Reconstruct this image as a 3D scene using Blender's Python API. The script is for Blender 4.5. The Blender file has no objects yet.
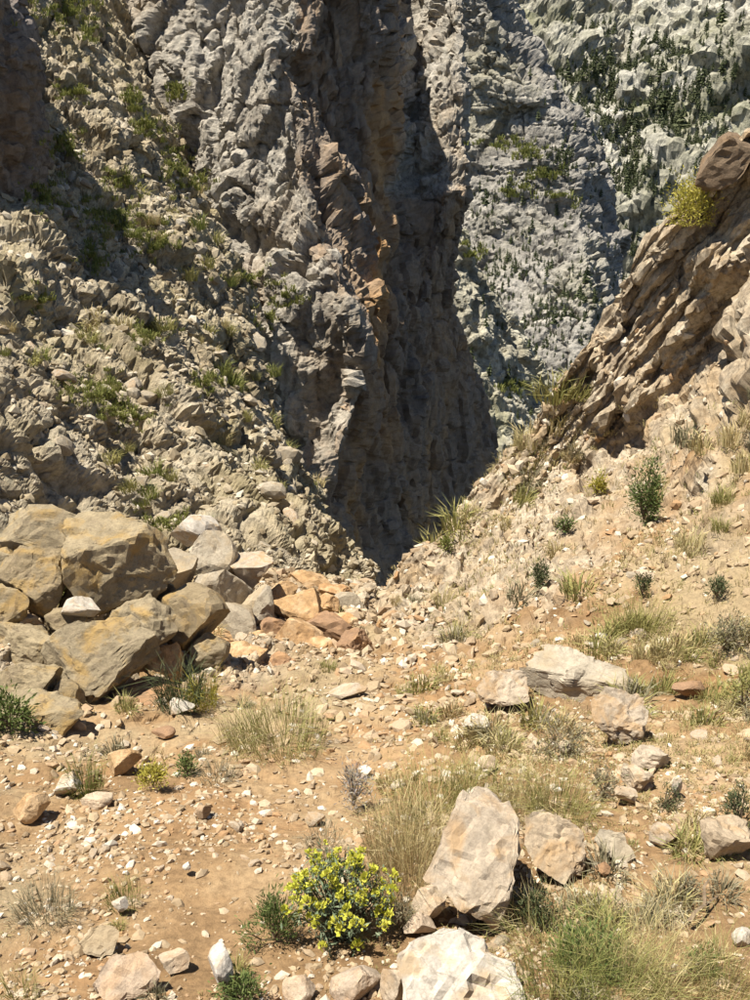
import bpy, bmesh, math, random
import numpy as np
from mathutils import Vector, Matrix

R = math.radians
sc = bpy.context.scene
col = sc.collection

# ------------------------------------------------------------------ camera, sky, sun, exposure
PITCH = R(24.0)
EYE = np.array([0.0, 0.0, 1.6])
FPX = 755.0
cam_d = bpy.data.cameras.new('camera')
cam = bpy.data.objects.new('camera', cam_d)
col.objects.link(cam)
cam.location = EYE
cam.rotation_euler = (R(90) - PITCH, 0, 0)
cam_d.sensor_fit = 'VERTICAL'
cam_d.sensor_height = 24.0
cam_d.lens = 24.0 * FPX / 1000.0
cam_d.clip_start = 0.05
cam_d.clip_end = 8000
sc.camera = cam

SUN = np.array([-0.34, -0.03, 0.94]); SUN /= np.linalg.norm(SUN)
world = bpy.data.worlds.new('World'); sc.world = world
world.use_nodes = True
wn = world.node_tree
sky = wn.nodes.new('ShaderNodeTexSky')
sky.sky_type = 'NISHITA'
sky.sun_disc = False
sky.sun_elevation = math.asin(SUN[2])
sky.sun_rotation = math.atan2(SUN[0], SUN[1])
sky.altitude = 1800
wn.links.new(sky.outputs[0], wn.nodes['Background'].inputs[0])
wn.nodes['Background'].inputs[1].default_value = 0.055
sl = bpy.data.lights.new('sun', 'SUN')
sl.energy = 5.0
sl.angle = R(0.53)
sl.color = (1.0, 0.94, 0.83)
so = bpy.data.objects.new('sun', sl); col.objects.link(so)
so.rotation_euler = Vector(SUN).to_track_quat('Z', 'Y').to_euler()
so.location = (-20, 10, 60)
sc.view_settings.view_transform = 'Standard'
sc.view_settings.look = 'None'
sc.view_settings.gamma = 1
sc.view_settings.exposure = 1.07

# ------------------------------------------------------------------ helpers
rng = np.random.default_rng(7)
random.seed(7)
CA, SA = math.cos(PITCH), math.sin(PITCH)

def at(px, py, Y):
    """world point on the sight line of a photo pixel at world distance Y ahead"""
    u = (np.asarray(px, float) - 375) / FPX
    v = -(np.asarray(py, float) - 500) / FPX
    dy = CA + v * SA
    dz = -SA + v * CA
    t = np.asarray(Y, float) / dy
    return np.stack([u * t, dy * t, EYE[2] + dz * t], -1)

def project(P):
    d = P - EYE
    fw = d[..., 1] * CA - d[..., 2] * SA
    up = d[..., 1] * SA + d[..., 2] * CA
    fw = np.where(fw < 1e-3, 1e-3, fw)
    return 375 + FPX * d[..., 0] / fw, 500 - FPX * up / fw, fw

# --- noise
_pr = np.random.default_rng(11)
PERM = np.tile(_pr.permutation(4096), 3).astype(np.int32)
GRAD = _pr.normal(size=(4096, 3)); GRAD /= np.linalg.norm(GRAD, axis=1)[:, None]
GRAD = GRAD.astype(np.float32)
RND = _pr.random((4096, 4)).astype(np.float32)

def _hash(ix, iy, iz):
    return PERM[PERM[PERM[ix & 4095] + (iy & 4095)] + (iz & 4095)]

def perlin(p):
    p = np.asarray(p, np.float32)
    i = np.floor(p).astype(np.int32)
    f = p - i
    w = f * f * f * (f * (f * 6 - 15) + 10)
    out = 0
    for dx in (0, 1):
        wx = w[:, 0] if dx else 1 - w[:, 0]
        for dy in (0, 1):
            wy = w[:, 1] if dy else 1 - w[:, 1]
            for dz in (0, 1):
                wz = w[:, 2] if dz else 1 - w[:, 2]
                g = GRAD[_hash(i[:, 0] + dx, i[:, 1] + dy, i[:, 2] + dz)]
                dot = g[:, 0] * (f[:, 0] - dx) + g[:, 1] * (f[:, 1] - dy) + g[:, 2] * (f[:, 2] - dz)
                out = out + wx * wy * wz * dot
    return out

def fbm(p, octaves=4, gain=0.5, ridged=False):
    a, s, o = 1.0, 0.0, 0
    q = np.asarray(p, np.float32)
    for k in range(octaves):
        n = perlin(q + 17.3 * k)
        if ridged: n = 0.35 - np.abs(n) * 1.4
        s = s + a * n
        a *= gain; q = q * 2.07
    return s

def facet(p, tilt=1.0, jitter=0.9, beta=34.0):
    """blocky relief: every Voronoi cell gets its own offset and tilt, steep but continuous steps between them; returns relief and crack distance"""
    p = np.asarray(p, np.float32)
    i = np.floor(p).astype(np.int32)
    f = p - i
    best = np.full(len(p), 9e9, np.float32); sec = best.copy()
    num = np.zeros(len(p), np.float32); den = np.full(len(p), 1e-20, np.float32)
    for dx in (-1, 0, 1):
        for dy in (-1, 0, 1):
            for dz in (-1, 0, 1):
                h = _hash(i[:, 0] + dx, i[:, 1] + dy, i[:, 2] + dz)
                r = RND[h]
                d0 = f[:, 0] - (dx + 0.5 + jitter * (r[:, 0] - 0.5))
                d1 = f[:, 1] - (dy + 0.5 + jitter * (r[:, 1] - 0.5))
                d2 = f[:, 2] - (dz + 0.5 + jitter * (r[:, 2] - 0.5))
                q = d0 * d0 + d1 * d1 + d2 * d2
                sec = np.minimum(sec, np.maximum(best, q)); best = np.minimum(best, q)
                w = np.exp(-beta * q)
                g = GRAD[(h * 7 + 3) & 4095]
                num += w * (r[:, 3] - 0.5 + tilt * (g[:, 0] * d0 + g[:, 1] * d1 + g[:, 2] * d2))
                den += w
    return num / den, np.sqrt(sec) - np.sqrt(best)

def link(o):
    col.objects.link(o); return o

def mesh_from(name, V, F, mat, smooth=False, parent=None):
    me = bpy.data.meshes.new(name)
    V = np.asarray(V, np.float32); F = np.asarray(F, np.int32)
    me.vertices.add(len(V)); me.vertices.foreach_set('co', V.ravel())
    k = F.shape[1]
    me.loops.add(F.size); me.loops.foreach_set('vertex_index', F.ravel())
    me.polygons.add(len(F))
    me.polygons.foreach_set('loop_start', np.arange(0, F.size, k, dtype=np.int32))
    me.polygons.foreach_set('use_smooth', np.full(len(F), smooth))
    me.update(calc_edges=True)
    if mat: me.materials.append(mat)
    o = bpy.data.objects.new(name, me)
    link(o)
    if parent: o.parent = parent
    return o

def tag(o, label=None, cat=None, group=None, kind=None):
    if label: o['label'] = label
    if cat: o['category'] = cat
    if group: o['group'] = group
    if kind: o['kind'] = kind
    return o

# ------------------------------------------------------------------ materials
class NT:
    def __init__(self, name):
        self.m = bpy.data.materials.new(name); self.m.use_nodes = True
        self.t = self.m.node_tree
        self.b = self.t.nodes['Principled BSDF']
        self.b.inputs['Roughness'].default_value = 0.95
        self.b.inputs['Specular IOR Level'].default_value = 0.2
        self.co = None
    def n(self, typ, **kw):
        nd = self.t.nodes.new(typ)
        for k, v in kw.items(): setattr(nd, k, v)
        return nd
    def l(self, a, b): self.t.links.new(a, b)
    def coord(self, jitter=False):
        tc = self.n('ShaderNodeTexCoord')
        if not jitter: self.co = tc.outputs['Object']; return
        oi = self.n('ShaderNodeObjectInfo')
        mm = self.n('ShaderNodeVectorMath', operation='MULTIPLY_ADD')
        self.l(oi.outputs['Random'], mm.inputs[0]); mm.inputs[1].default_value = (37, 51, 23)
        self.l(tc.outputs['Object'], mm.inputs[2]); self.co = mm.outputs[0]
    def noise(self, scale, detail=4, rough=0.6, stretch=None, rot=None, dist=0.0):
        nd = self.n('ShaderNodeTexNoise')
        nd.inputs['Scale'].default_value = scale; nd.inputs['Detail'].default_value = detail
        nd.inputs['Roughness'].default_value = rough; nd.inputs['Distortion'].default_value = dist
        src = self.co
        if stretch or rot:
            mp = self.n('ShaderNodeMapping')
            if rot: mp.inputs['Rotation'].default_value = rot
            if stretch: mp.inputs['Scale'].default_value = stretch
            self.l(src, mp.inputs[0]); src = mp.outputs[0]
        self.l(src, nd.inputs['Vector'])
        return nd.outputs['Fac']
    def ramp(self, fac, stops):
        r = self.n('ShaderNodeValToRGB')
        e = r.color_ramp.elements
        while len(e) < len(stops): e.new(0.5)
        for k, (p, c) in enumerate(stops):
            e[k].position = p
            e[k].color = (c, c, c, 1) if isinstance(c, (int, float)) else (*c, 1)
        self.l(fac, r.inputs[0]); return r.outputs[0]
    def mix(self, fac, a, b, mode='MIX'):
        x = self.n('ShaderNodeMix', data_type='RGBA', blend_type=mode)
        for s, v in ((0, fac), (6, a), (7, b)):
            if hasattr(v, 'links'): self.l(v, x.inputs[s])
            elif s == 0: x.inputs[0].default_value = v
            else: x.inputs[s].default_value = (*v, 1)
        return x.outputs[2]
    def bump(self, h, strength, dist):
        b = self.n('ShaderNodeBump')
        b.inputs['Strength'].default_value = strength; b.inputs['Distance'].default_value = dist
        self.l(h, b.inputs['Height'])
        self.l(b.outputs[0], self.b.inputs['Normal'])
    def out(self, c): self.l(c, self.b.inputs['Base Color']); return self.m

def rock_mat(name, dark, mid, light, stain, s, stain_amt=0.35, bump=0.6, jitter=False, lichen=None, streak=False, attr=False):
    t = NT(name); t.coord(jitter)
    a = t.noise(0.45 / s, 6, 0.65)
    c = t.ramp(a, [(0.30, dark), (0.50, mid), (0.70, light)])
    f = t.noise(5.0 / s, 8, 0.75)
    c = t.mix(0.85, c, t.ramp(f, [(0.36, (0.36, 0.35, 0.34)), (0.48, (0.92, 0.92, 0.92)), (0.62, (1.4, 1.38, 1.35))]), 'MULTIPLY')
    st = t.noise(0.22 / s, 5, 0.6, stretch=(1, 1, 0.3) if streak else None, dist=0.6)
    c = t.mix(t.ramp(st, [(0.5, 0.0), (0.66, stain_amt)]), c, stain)
    if lichen:
        lf = t.noise(2.3 / s, 6, 0.7)
        c = t.mix(t.ramp(lf, [(0.56, 0.0), (0.66, 0.75)]), c, lichen)
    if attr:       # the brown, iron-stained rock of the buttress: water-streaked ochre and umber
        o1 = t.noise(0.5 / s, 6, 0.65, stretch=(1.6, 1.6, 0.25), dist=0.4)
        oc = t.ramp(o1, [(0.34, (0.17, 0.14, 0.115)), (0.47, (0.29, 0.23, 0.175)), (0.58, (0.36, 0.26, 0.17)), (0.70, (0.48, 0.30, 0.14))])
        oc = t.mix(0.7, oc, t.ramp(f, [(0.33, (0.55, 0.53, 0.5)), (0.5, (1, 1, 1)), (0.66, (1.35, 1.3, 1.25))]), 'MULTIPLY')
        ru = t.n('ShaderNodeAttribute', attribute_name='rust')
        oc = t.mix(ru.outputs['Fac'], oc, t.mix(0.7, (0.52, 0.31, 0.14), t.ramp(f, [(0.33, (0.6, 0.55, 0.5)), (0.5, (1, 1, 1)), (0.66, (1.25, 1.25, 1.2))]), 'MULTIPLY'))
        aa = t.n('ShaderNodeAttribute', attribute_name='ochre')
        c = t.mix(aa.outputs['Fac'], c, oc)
    h = t.noise(7.0 / s, 10, 0.78)
    t.bump(h, bump * 0.68, 0.22 * s)
    return t.out(c)

M = {}
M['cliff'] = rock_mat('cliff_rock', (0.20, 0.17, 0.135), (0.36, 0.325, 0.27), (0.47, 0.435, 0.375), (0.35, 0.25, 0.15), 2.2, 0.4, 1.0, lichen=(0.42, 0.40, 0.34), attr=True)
M['slope'] = rock_mat('left_slope_rock', (0.21, 0.17, 0.105), (0.37, 0.31, 0.215), (0.47, 0.41, 0.31), (0.26, 0.21, 0.09), 1.2, 0.55, 1.0, lichen=(0.40, 0.36, 0.26))
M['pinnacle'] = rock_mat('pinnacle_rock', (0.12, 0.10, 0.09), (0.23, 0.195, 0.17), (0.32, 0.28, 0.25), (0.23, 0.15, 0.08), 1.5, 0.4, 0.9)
M['tower'] = rock_mat('tower_rock', (0.18, 0.165, 0.145), (0.29, 0.27, 0.235), (0.37, 0.345, 0.31), (0.24, 0.22, 0.10), 14, 0.4, 0.9)
M['far'] = rock_mat('far_mountain_rock', (0.16, 0.155, 0.105), (0.32, 0.305, 0.245), (0.50, 0.475, 0.415), (0.19, 0.19, 0.09), 40, 0.6, 0.9)
M['near_ridge'] = rock_mat('ravine_rock', (0.21, 0.19, 0.14), (0.37, 0.345, 0.27), (0.48, 0.45, 0.375), (0.22, 0.22, 0.09), 5, 0.5, 0.9)

def ground_mat():
    t = NT('ground_soil_and_rock'); t.coord()
    a = t.noise(0.9, 6, 0.65)
    soil = t.ramp(a, [(0.32, (0.16, 0.095, 0.044)), (0.5, (0.265, 0.17, 0.086)), (0.68, (0.36, 0.26, 0.15))])
    f = t.noise(28, 8, 0.75)
    soil = t.mix(0.7, soil, t.ramp(f, [(0.35, (0.55, 0.52, 0.5)), (0.5, (1, 1, 1)), (0.65, (1.3, 1.3, 1.3))]), 'MULTIPLY')
    org = t.noise(0.7, 4, 0.6, dist=0.8)
    soil = t.mix(t.ramp(org, [(0.52, 0.0), (0.66, 0.5)]), soil, (0.31, 0.165, 0.07))
    bg = t.noise(0.45, 4, 0.6)
    soil = t.mix(t.ramp(bg, [(0.46, 0.0), (0.58, 0.75)]), soil, t.mix(0.6, (0.30, 0.235, 0.14), t.ramp(f, [(0.35, (0.5, 0.5, 0.5)), (0.65, (1.3, 1.3, 1.3))]), 'MULTIPLY'))
    # bare rock of the right-hand rib, chosen by the mesh attribute 'bare'
    r = t.noise(2.2, 7, 0.7)
    rock = t.ramp(r, [(0.3, (0.17, 0.13, 0.09)), (0.5, (0.31, 0.25, 0.175)), (0.68, (0.43, 0.37, 0.28))])
    rs = t.noise(1.0, 5, 0.65, dist=0.7)
    rock = t.mix(t.ramp(rs, [(0.5, 0.0), (0.66, 0.5)]), rock, (0.29, 0.19, 0.09))
    rf = t.noise(11, 8, 0.78)
    rock = t.mix(0.85, rock, t.ramp(rf, [(0.36, (0.38, 0.36, 0.34)), (0.48, (0.92, 0.92, 0.92)), (0.62, (1.35, 1.33, 1.3))]), 'MULTIPLY')
    at_ = t.n('ShaderNodeAttribute', attribute_name='bare')
    c = t.mix(at_.outputs['Fac'], soil, rock)
    h = t.noise(45, 10, 0.78)
    t.bump(h, 0.55, 0.03)
    return t.out(c)
M['ground'] = ground_mat()

# ------------------------------------------------------------------ terrain patches
PATCH = {}

def lerp_grid(C, step, smooth):
    """C: rows x cols x 3 world control points -> fine grid, about `step` photo pixels apart where the frame sees it"""
    px, py, _ = project(C)
    inside = (px > -40) & (px < 790) & (py > -40) & (py < 1040)
    def counts(axis):
        n = C.shape[axis] - 1; out = []
        for k in range(n):
            sl0 = [slice(None)] * 2; sl1 = [slice(None)] * 2
            sl0[axis] = k; sl1[axis] = k + 1
            d = np.hypot(px[tuple(sl0)] - px[tuple(sl1)], py[tuple(sl0)] - py[tuple(sl1)])
            ins = inside[tuple(sl0)] | inside[tuple(sl1)]
            d = np.where(ins, d, d * 0.10)
            out.append(int(max(3, np.percentile(d, 85) / step)))
        return out
    def expand(A, axis, cnt):
        A = np.moveaxis(A, axis, 0); o = []
        for k, n in enumerate(cnt):
            tt = np.arange(n) / n
            o.append(A[k][None] * (1 - tt)[:, None, None] + A[k + 1][None] * tt[:, None, None])
        o.append(A[-1][None])
        return np.moveaxis(np.concatenate(o), 0, axis)
    G = expand(expand(C, 0, counts(0)), 1, counts(1))
    for _ in range(smooth):
        for ax in (0, 1):
            A = np.moveaxis(G, ax, 0); B = A.copy()
            B[1:-1] = 0.25 * A[:-2] + 0.5 * A[1:-1] + 0.25 * A[2:]
            G = np.moveaxis(B, 0, ax)
    return G

def grid_normals(G):
    du = np.gradient(G, axis=1); dv = np.gradient(G, axis=0)
    n = np.cross(du, dv)
    n /= np.maximum(np.linalg.norm(n, axis=-1), 1e-9)[..., None]
    v = EYE - G
    mid = (n * v).sum(-1).mean()
    return n if mid > 0 else -n

def blur(A, k):
    for _ in range(k):
        for ax in (0, 1):
            X = np.moveaxis(A, ax, 0); B = X.copy()
            B[1:-1] = 0.25 * X[:-2] + 0.5 * X[1:-1] + 0.25 * X[2:]
            A = np.moveaxis(B, 0, ax)
    return A

def patch(name, ctrl, mat, disp, step=1.98, smooth=12, world_ctrl=False, label=None, attr=None, relax=6):
    C = np.array(ctrl, float)
    if not world_ctrl: C = at(C[..., 0], C[..., 1], C[..., 2])
    G = lerp_grid(C, step, smooth)
    sh = G.shape
    base = G.copy()
    for stage in disp:                       # each stage: function(points, normals, base) -> offsets along the normal
        N = blur(grid_normals(G), 6)
        N /= np.linalg.norm(N, axis=-1)[..., None]
        d = stage(G.reshape(-1, 3), N.reshape(-1, 3), base.reshape(-1, 3))
        if d.ndim == 1: d = d[:, None] * N.reshape(-1, 3)
        G = G + d.reshape(sh)
        for _ in range(relax):                # slide vertices along the surface so that steep steps keep enough faces
            dl = blur(G, 1) - G
            n_ = grid_normals(G)
            G = G + 0.8 * (dl - n_ * (dl * n_).sum(-1)[..., None])
    h, w = sh[:2]
    idx = np.arange(h * w).reshape(h, w)
    F = np.stack([idx[:-1, :-1], idx[:-1, 1:], idx[1:, 1:], idx[1:, :-1]], -1).reshape(-1, 4)
    Nf = grid_normals(G)
    e = np.cross(G[0, 1] - G[0, 0], G[1, 1] - G[0, 1])
    if (e * Nf[0, 0]).sum() < 0: F = F[:, ::-1]
    o = mesh_from(name, G.reshape(-1, 3), F, mat, smooth=False)
    tag(o, label, kind='structure')
    PATCH[name] = dict(G=G, N=Nf, base=base, obj=o)
    return o

def rel_blocks(scale, amp, tilt=1.0, crack=0.0, stretch=(1, 1, 1), rot=None, warp=0.12, seed=0.0):
    st = np.array(stretch, np.float32)
    def f(P, N, B):
        p = P @ rot if rot is not None else P
        p = p / scale / st + seed
        p = p + warp * np.stack([perlin(p * 1.3 + 5), perlin(p * 1.3 + 9), perlin(p * 1.3 + 31)], -1)
        r, e = facet(p, tilt)
        d = amp * r
        if crack: d = d - crack * np.exp(-(e / 0.07) ** 2)
        return d
    return f

def rel_fbm(scale, amp, octaves=5, gain=0.55, ridged=False, stretch=(1, 1, 1), rot=None, seed=0.0):
    st = np.array(stretch, np.float32)
    def f(P, N, B):
        p = P @ rot if rot is not None else P
        return amp * fbm(p / scale / st + seed, octaves, gain, ridged)
    return f

def rel_cracks(scale, depth, width=.02, stretch=(1, 1, 3), rot=None, seed=0.0):
    st = np.array(stretch, np.float32)
    def f(P, N, B):
        p = P @ rot if rot is not None else P
        n = fbm(p / scale / st + seed, 3, .4)
        return -depth * np.exp(-(n / width) ** 2)
    return f

def both(*fs):
    return lambda P, N, B: sum(f(P, N, B) for f in fs)

def frame_from(nrm, along):
    n = np.array(nrm, float); n /= np.linalg.norm(n)
    a = np.array(along, float); a -= n * (a @ n); a /= np.linalg.norm(a)
    return np.stack([n, a, np.cross(n, a)], 1).astype(np.float32)

# ---- ground: gully floor, left bank and the right-hand slope with its rock rib
def build_ground():
    cols = {   # per column: rows from near to far (px, py, Y)
        'Z': [(-600, 1120, 1.00), (-600, 1000, 1.45), (-600, 900, 1.98), (-600, 800, 2.9), (-600, 735, 3.65), (-600, 650, 4.5), (-600, 600, 5.0), (-590, 585, 5.4), (-590, 575, 5.8)],
        'A': [(-120, 1120, 1.00), (-120, 1000, 1.45), (-120, 900, 1.98), (-120, 800, 2.9), (-120, 735, 3.7), (-120, 650, 4.6), (-120, 600, 5.2), (-110, 585, 5.6), (-110, 575, 6.0)],
        'B': [(0, 1120, 1.00), (0, 1000, 1.45), (0, 900, 1.98), (0, 800, 2.9), (0, 738, 3.75), (0, 665, 4.7), (0, 612, 5.4), (0, 595, 5.9), (0, 585, 6.3)],
        'C': [(130, 1120, 1.00), (130, 1000, 1.45), (130, 900, 1.98), (130, 800, 2.9), (130, 728, 4.0), (130, 668, 5.0), (130, 620, 6.0), (130, 598, 6.8), (130, 585, 7.6)],
        'D': [(260, 1120, 1.00), (260, 1000, 1.45), (260, 900, 1.98), (260, 800, 2.87), (260, 715, 4.35), (260, 668, 5.8), (265, 615, 7.6), (268, 585, 9.2), (272, 568, 10.4)],
        'E': [(375, 1120, 1.00), (375, 1000, 1.44), (375, 900, 1.97), (375, 800, 2.85), (375, 715, 4.3), (375, 650, 6.5), (378, 612, 9.4), (382, 598, 12.0), (386, 589, 14.0)],
        'F': [(440, 1120, 1.00), (440, 1000, 1.43), (440, 900, 1.95), (440, 800, 2.8), (440, 715, 4.15), (440, 645, 6.3), (434, 602, 9.2), (430, 572, 12.0), (430, 549, 14.0)],
        'G': [(500, 1120, 0.99), (500, 1000, 1.42), (500, 900, 1.92), (500, 800, 2.7), (500, 715, 4.0), (500, 645, 5.9), (500, 575, 9.2), (498, 522, 12.2), (497, 466, 14.0)],
        'H': [(560, 1120, 0.98), (560, 1000, 1.40), (560, 900, 1.90), (560, 800, 2.65), (560, 715, 3.85), (560, 640, 5.7), (556, 545, 9.2), (553, 482, 13.3), (548, 393, 14.0)],
        'I': [(620, 1120, 0.97), (620, 1000, 1.39), (620, 900, 1.87), (620, 800, 2.6), (620, 715, 3.75), (620, 635, 5.4), (616, 520, 8.9), (609, 445, 13.4), (600, 298, 13.9)],
        'J': [(680, 1120, 0.96), (680, 1000, 1.38), (680, 900, 1.85), (680, 800, 2.55), (680, 715, 3.65), (680, 628, 5.2), (675, 485, 8.7), (670, 385, 12.9), (660, 200, 13.5)],
        'K': [(750, 1120, 0.95), (750, 1000, 1.36), (750, 900, 1.82), (750, 800, 2.5), (750, 715, 3.55), (750, 618, 5.0), (750, 455, 8.0), (740, 330, 12.2), (722, 130, 13.0)],
        'L': [(880, 1120, 0.94), (880, 1000, 1.34), (880, 900, 1.78), (880, 800, 2.4), (880, 715, 3.4), (880, 600, 4.8), (890, 400, 7.3), (872, 250, 11.0), (830, 20, 12.2)],
        'M': [(1400, 1120, 0.92), (1400, 1000, 1.30), (1400, 900, 1.72), (1400, 800, 2.3), (1400, 715, 3.2), (1420, 580, 4.6), (1450, 340, 6.8), (1400, 120, 9.6), (1300, -100, 11.2)],
    }
    drop = {'Z': (-.2, 2, -1.6), 'A': (-.2, 2, -1.6), 'B': (0, 2, -1.6), 'C': (.6, 2.5, -1.8), 'D': (1.0, 2.6, -2.6), 'E': (.1, 3, -2.8)}
    G = []
    for k, rows in cols.items():
        a = np.array([(rows[0][0], 1420, .52)] + rows, float)
        w = list(at(a[:, 0], a[:, 1], a[:, 2]))
        last = w[-1]
        d1 = np.array(drop.get(k, (-.5, 1.6, -2.8)))
        w.append(last + d1); w.append(last + d1 * 2.4 + np.array([0, 1.5, -4.0]))
        G.append(w)
    C = np.array(G).transpose(1, 0, 2)
    crest = at(722, 148, 13.5) - at(430, 549, 14.0)
    bed = frame_from(np.cross(crest, (0.25, 1.0, -0.15)), crest)      # bedding of the rib: axis 0 across the beds, 1 along them
    def bare(B):
        px, py, _ = project(B)
        # distance (in metres) up the rib: strong near the crest line, fading down the slope
        prof = np.interp(px, [330, 400, 430, 500, 548, 600, 660, 720, 900], [575, 572, 545, 470, 405, 315, 215, 145, 20])
        wid = np.interp(px, [330, 400, 450, 520, 600, 700, 760, 900], [30, 60, 125, 165, 220, 330, 330, 330])
        b = 1 - (py - prof) / wid
        b = b + 0.45 * perlin(B / 1.1 + 3) + 0.3 * perlin(B / 0.4 + 8)
        b = np.clip(b * 3.0 + 0.35, 0, 1)
        # scattered bedrock lower down
        k = np.clip((perlin(B / 0.9 + 41) - 0.33) * 6, 0, 1) * np.clip((B[:, 1] - 2.2) / 2, 0, 1) * np.clip((px - 380) / 150, 0, 1)
        # left bank
        lb = 0.35 * np.clip((300 - px) / 40, 0, 1) * np.clip((700 - py) / 30, 0, 1)
        return np.clip(np.maximum(np.maximum(b * (px > 330), 0.9 * k), lb), 0, 1)
    keep = {}
    def beds(q0, q, w, seed):
        """1-D layering across the beds: every layer stands out or back by its own amount"""
        t = q0 / w + seed
        i = np.floor(t).astype(np.int32); f = t - i
        h0 = RND[_hash(i, i * 0 + 5, i * 0 + int(seed))][:, 3]; h1 = RND[_hash(i + 1, i * 0 + 5, i * 0 + int(seed))][:, 3]
        k = np.clip((f - .80) / .20, 0, 1)
        return (h0 * (1 - k) + h1 * k) - .5 + .30 * (f * (1 - k) - .5)
    HOLLOW = [(712, 266, 30, 24, .7), (600, 392, 12, 40, .5), (640, 405, 20, 26, .4), (690, 300, 22, 20, .4), (520, 545, 12, 16, .25)]
    def s1(P, N, B):
        b = bare(B); keep['b'] = b
        dist = np.linalg.norm(P - EYE, axis=1)
        near = np.clip(dist / 8, 0.12, 1.0)
        d = near * (0.16 * fbm(P / 1.8, 3) + 0.10 * fbm(P / 0.6 + 7, 3))
        q = P @ bed
        q0 = q[:, 0] + 0.12 * fbm(q / np.array([1.2, 3.5, 2.0]) + 4, 3)
        px, py, _ = project(B)
        up = np.clip((px - 500) / 90, 0, 1) * np.clip((500 - py) / 80, 0, 1)
        r1, e1 = facet(q / np.array([0.9, 2.2, 1.6]), 0.8)
        hol = np.zeros(len(P))
        for (hx, hy, ax, ay, am) in HOLLOW:
            hol += am * np.exp(-(((px - hx) / ax) ** 2 + ((py - hy) / ay) ** 2) ** 2)
        return d + b * ((0.18 + 0.24 * up) * r1 + (0.34 + 0.66 * up) * beds(q0, q, .55, 3) + (.20 + .24 * up) * beds(q0, q, .21, 5) + up * 0.12 - hol)
    def s2(P, N, B):
        b = keep['b']
        q = P @ bed
        q0 = q[:, 0] + 0.05 * fbm(q / np.array([.5, 1.6, .9]) + 14, 4)
        r2, _ = facet(q / np.array([0.3, 0.9, 0.6]) + 11, 0.8)
        r3, _ = facet(q / np.array([0.10, 0.34, 0.2]) + 21, 0.9)
        dist = np.linalg.norm(P - EYE, axis=1)
        far = np.clip((dist - 3) / 5, 0, 1)
        r5, _ = facet(P / 0.16 + 5, 0.9)
        near = 1 - far
        return b * (0.15 * beds(q0, q, .13, 7) + 0.08 * beds(q0, q, .06, 9) + 0.12 * r2 + 0.06 * r3) + (1 - b) * (far * 0.06 * r5 + near * 0.016 * fbm(P / 0.12, 4))
    o = patch('ground', C, M['ground'], [s1, s2], step=2.1, smooth=10, world_ctrl=True,
              label='sloping dry soil and gravel floor of the gully with the rocky bank rising on the right')
    a = o.data.attributes.new('bare', 'FLOAT', 'POINT')
    px, py, _ = project(PATCH['ground']['base'].reshape(-1, 3))
    lbc = np.clip((300 - px) / 40, 0, 1) * np.clip((700 - py) / 30, 0, 1)
    a.data.foreach_set('value', np.maximum(keep['b'], lbc).astype(np.float32))
    PATCH['ground']['bare'] = keep['b'].reshape(PATCH['ground']['G'].shape[:2])
build_ground()

# ---- left rubble slope
_sd = at(215, 310, 33) - at(60, 30, 44)
_sb = frame_from(np.cross(_sd, (-0.25, 1.0, -0.05)), _sd)
def slabs(P, N, B):
    q = P @ _sb
    q0 = q[:, 0] + .5 * fbm(q / 5 + 3, 3)
    def lay(w, sd):
        t = q0 / w + sd; i = np.floor(t).astype(np.int32); f = t - i
        k = np.clip((f - .82) / .18, 0, 1)
        h0 = RND[_hash(i, i * 0 + 9, i * 0 + sd)][:, 3]; h1 = RND[_hash(i + 1, i * 0 + 9, i * 0 + sd)][:, 3]
        return h0 * (1 - k) + h1 * k - .5 + .4 * (f * (1 - k) - .5)
    _, py, _ = project(B)
    up = np.clip((400 - py) / 120, .25, 1)
    return up * (1.2 * lay(3.1, 2) + .5 * lay(1.2, 4))
patch('left_slope', [
    [(-150, 660, 5), (0, 650, 5.2), (80, 645, 6.2), (170, 640, 8), (250, 622, 10), (310, 612, 12.5), (372, 604, 16)],
    [(-150, 520, 7), (0, 520, 7.5), (80, 530, 9), (160, 540, 11), (240, 550, 13), (300, 568, 15), (364, 578, 19)],
    [(-150, 430, 10), (0, 420, 11), (80, 440, 13), (160, 450, 16), (230, 470, 19), (290, 500, 21), (340, 545, 23)],
    [(-150, 330, 15), (0, 330, 16), (80, 340, 19), (150, 350, 22), (215, 370, 25), (262, 410, 27), (300, 470, 28)],
    [(-150, 230, 22), (0, 240, 24), (70, 240, 27), (130, 250, 30), (190, 280, 32), (235, 320, 33), (268, 380, 33)],
    [(-150, 100, 30), (0, 120, 32), (60, 130, 35), (110, 140, 38), (160, 180, 40), (205, 240, 40), (240, 300, 38)],
    [(-150, -50, 38), (0, -20, 40), (50, 0, 44), (90, 40, 47), (130, 90, 48), (172, 165, 47), (208, 240, 44)],
    [(-150, -150, 50), (0, -130, 52), (40, -110, 56), (80, -70, 59), (110, -10, 59), (140, 65, 57), (175, 175, 52)],
], M['slope'], [
    both(rel_fbm(9, .7, 3), rel_blocks(4.2, .6, .8, seed=3, crack=.4), slabs),
    lambda P, N, B: np.clip(P[:, 1] / 24, .35, 1) * (rel_blocks(1.7, 0.42, 1.0, seed=9, crack=.25)(P, N, B) + rel_cracks(4, .5, .02, (1, 1, 1), seed=5)(P, N, B) + rel_fbm(1.1, 0.15, 4, .55, True)(P, N, B)),
    lambda P, N, B: np.clip(P[:, 1] / 24, .35, 1) * (rel_blocks(0.62, 0.15, 1.1, seed=2)(P, N, B) + rel_blocks(0.25, 0.08, 1.1, seed=5)(P, N, B)),
], label='steep sunlit slope of broken rock and ledges on the left')

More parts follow.
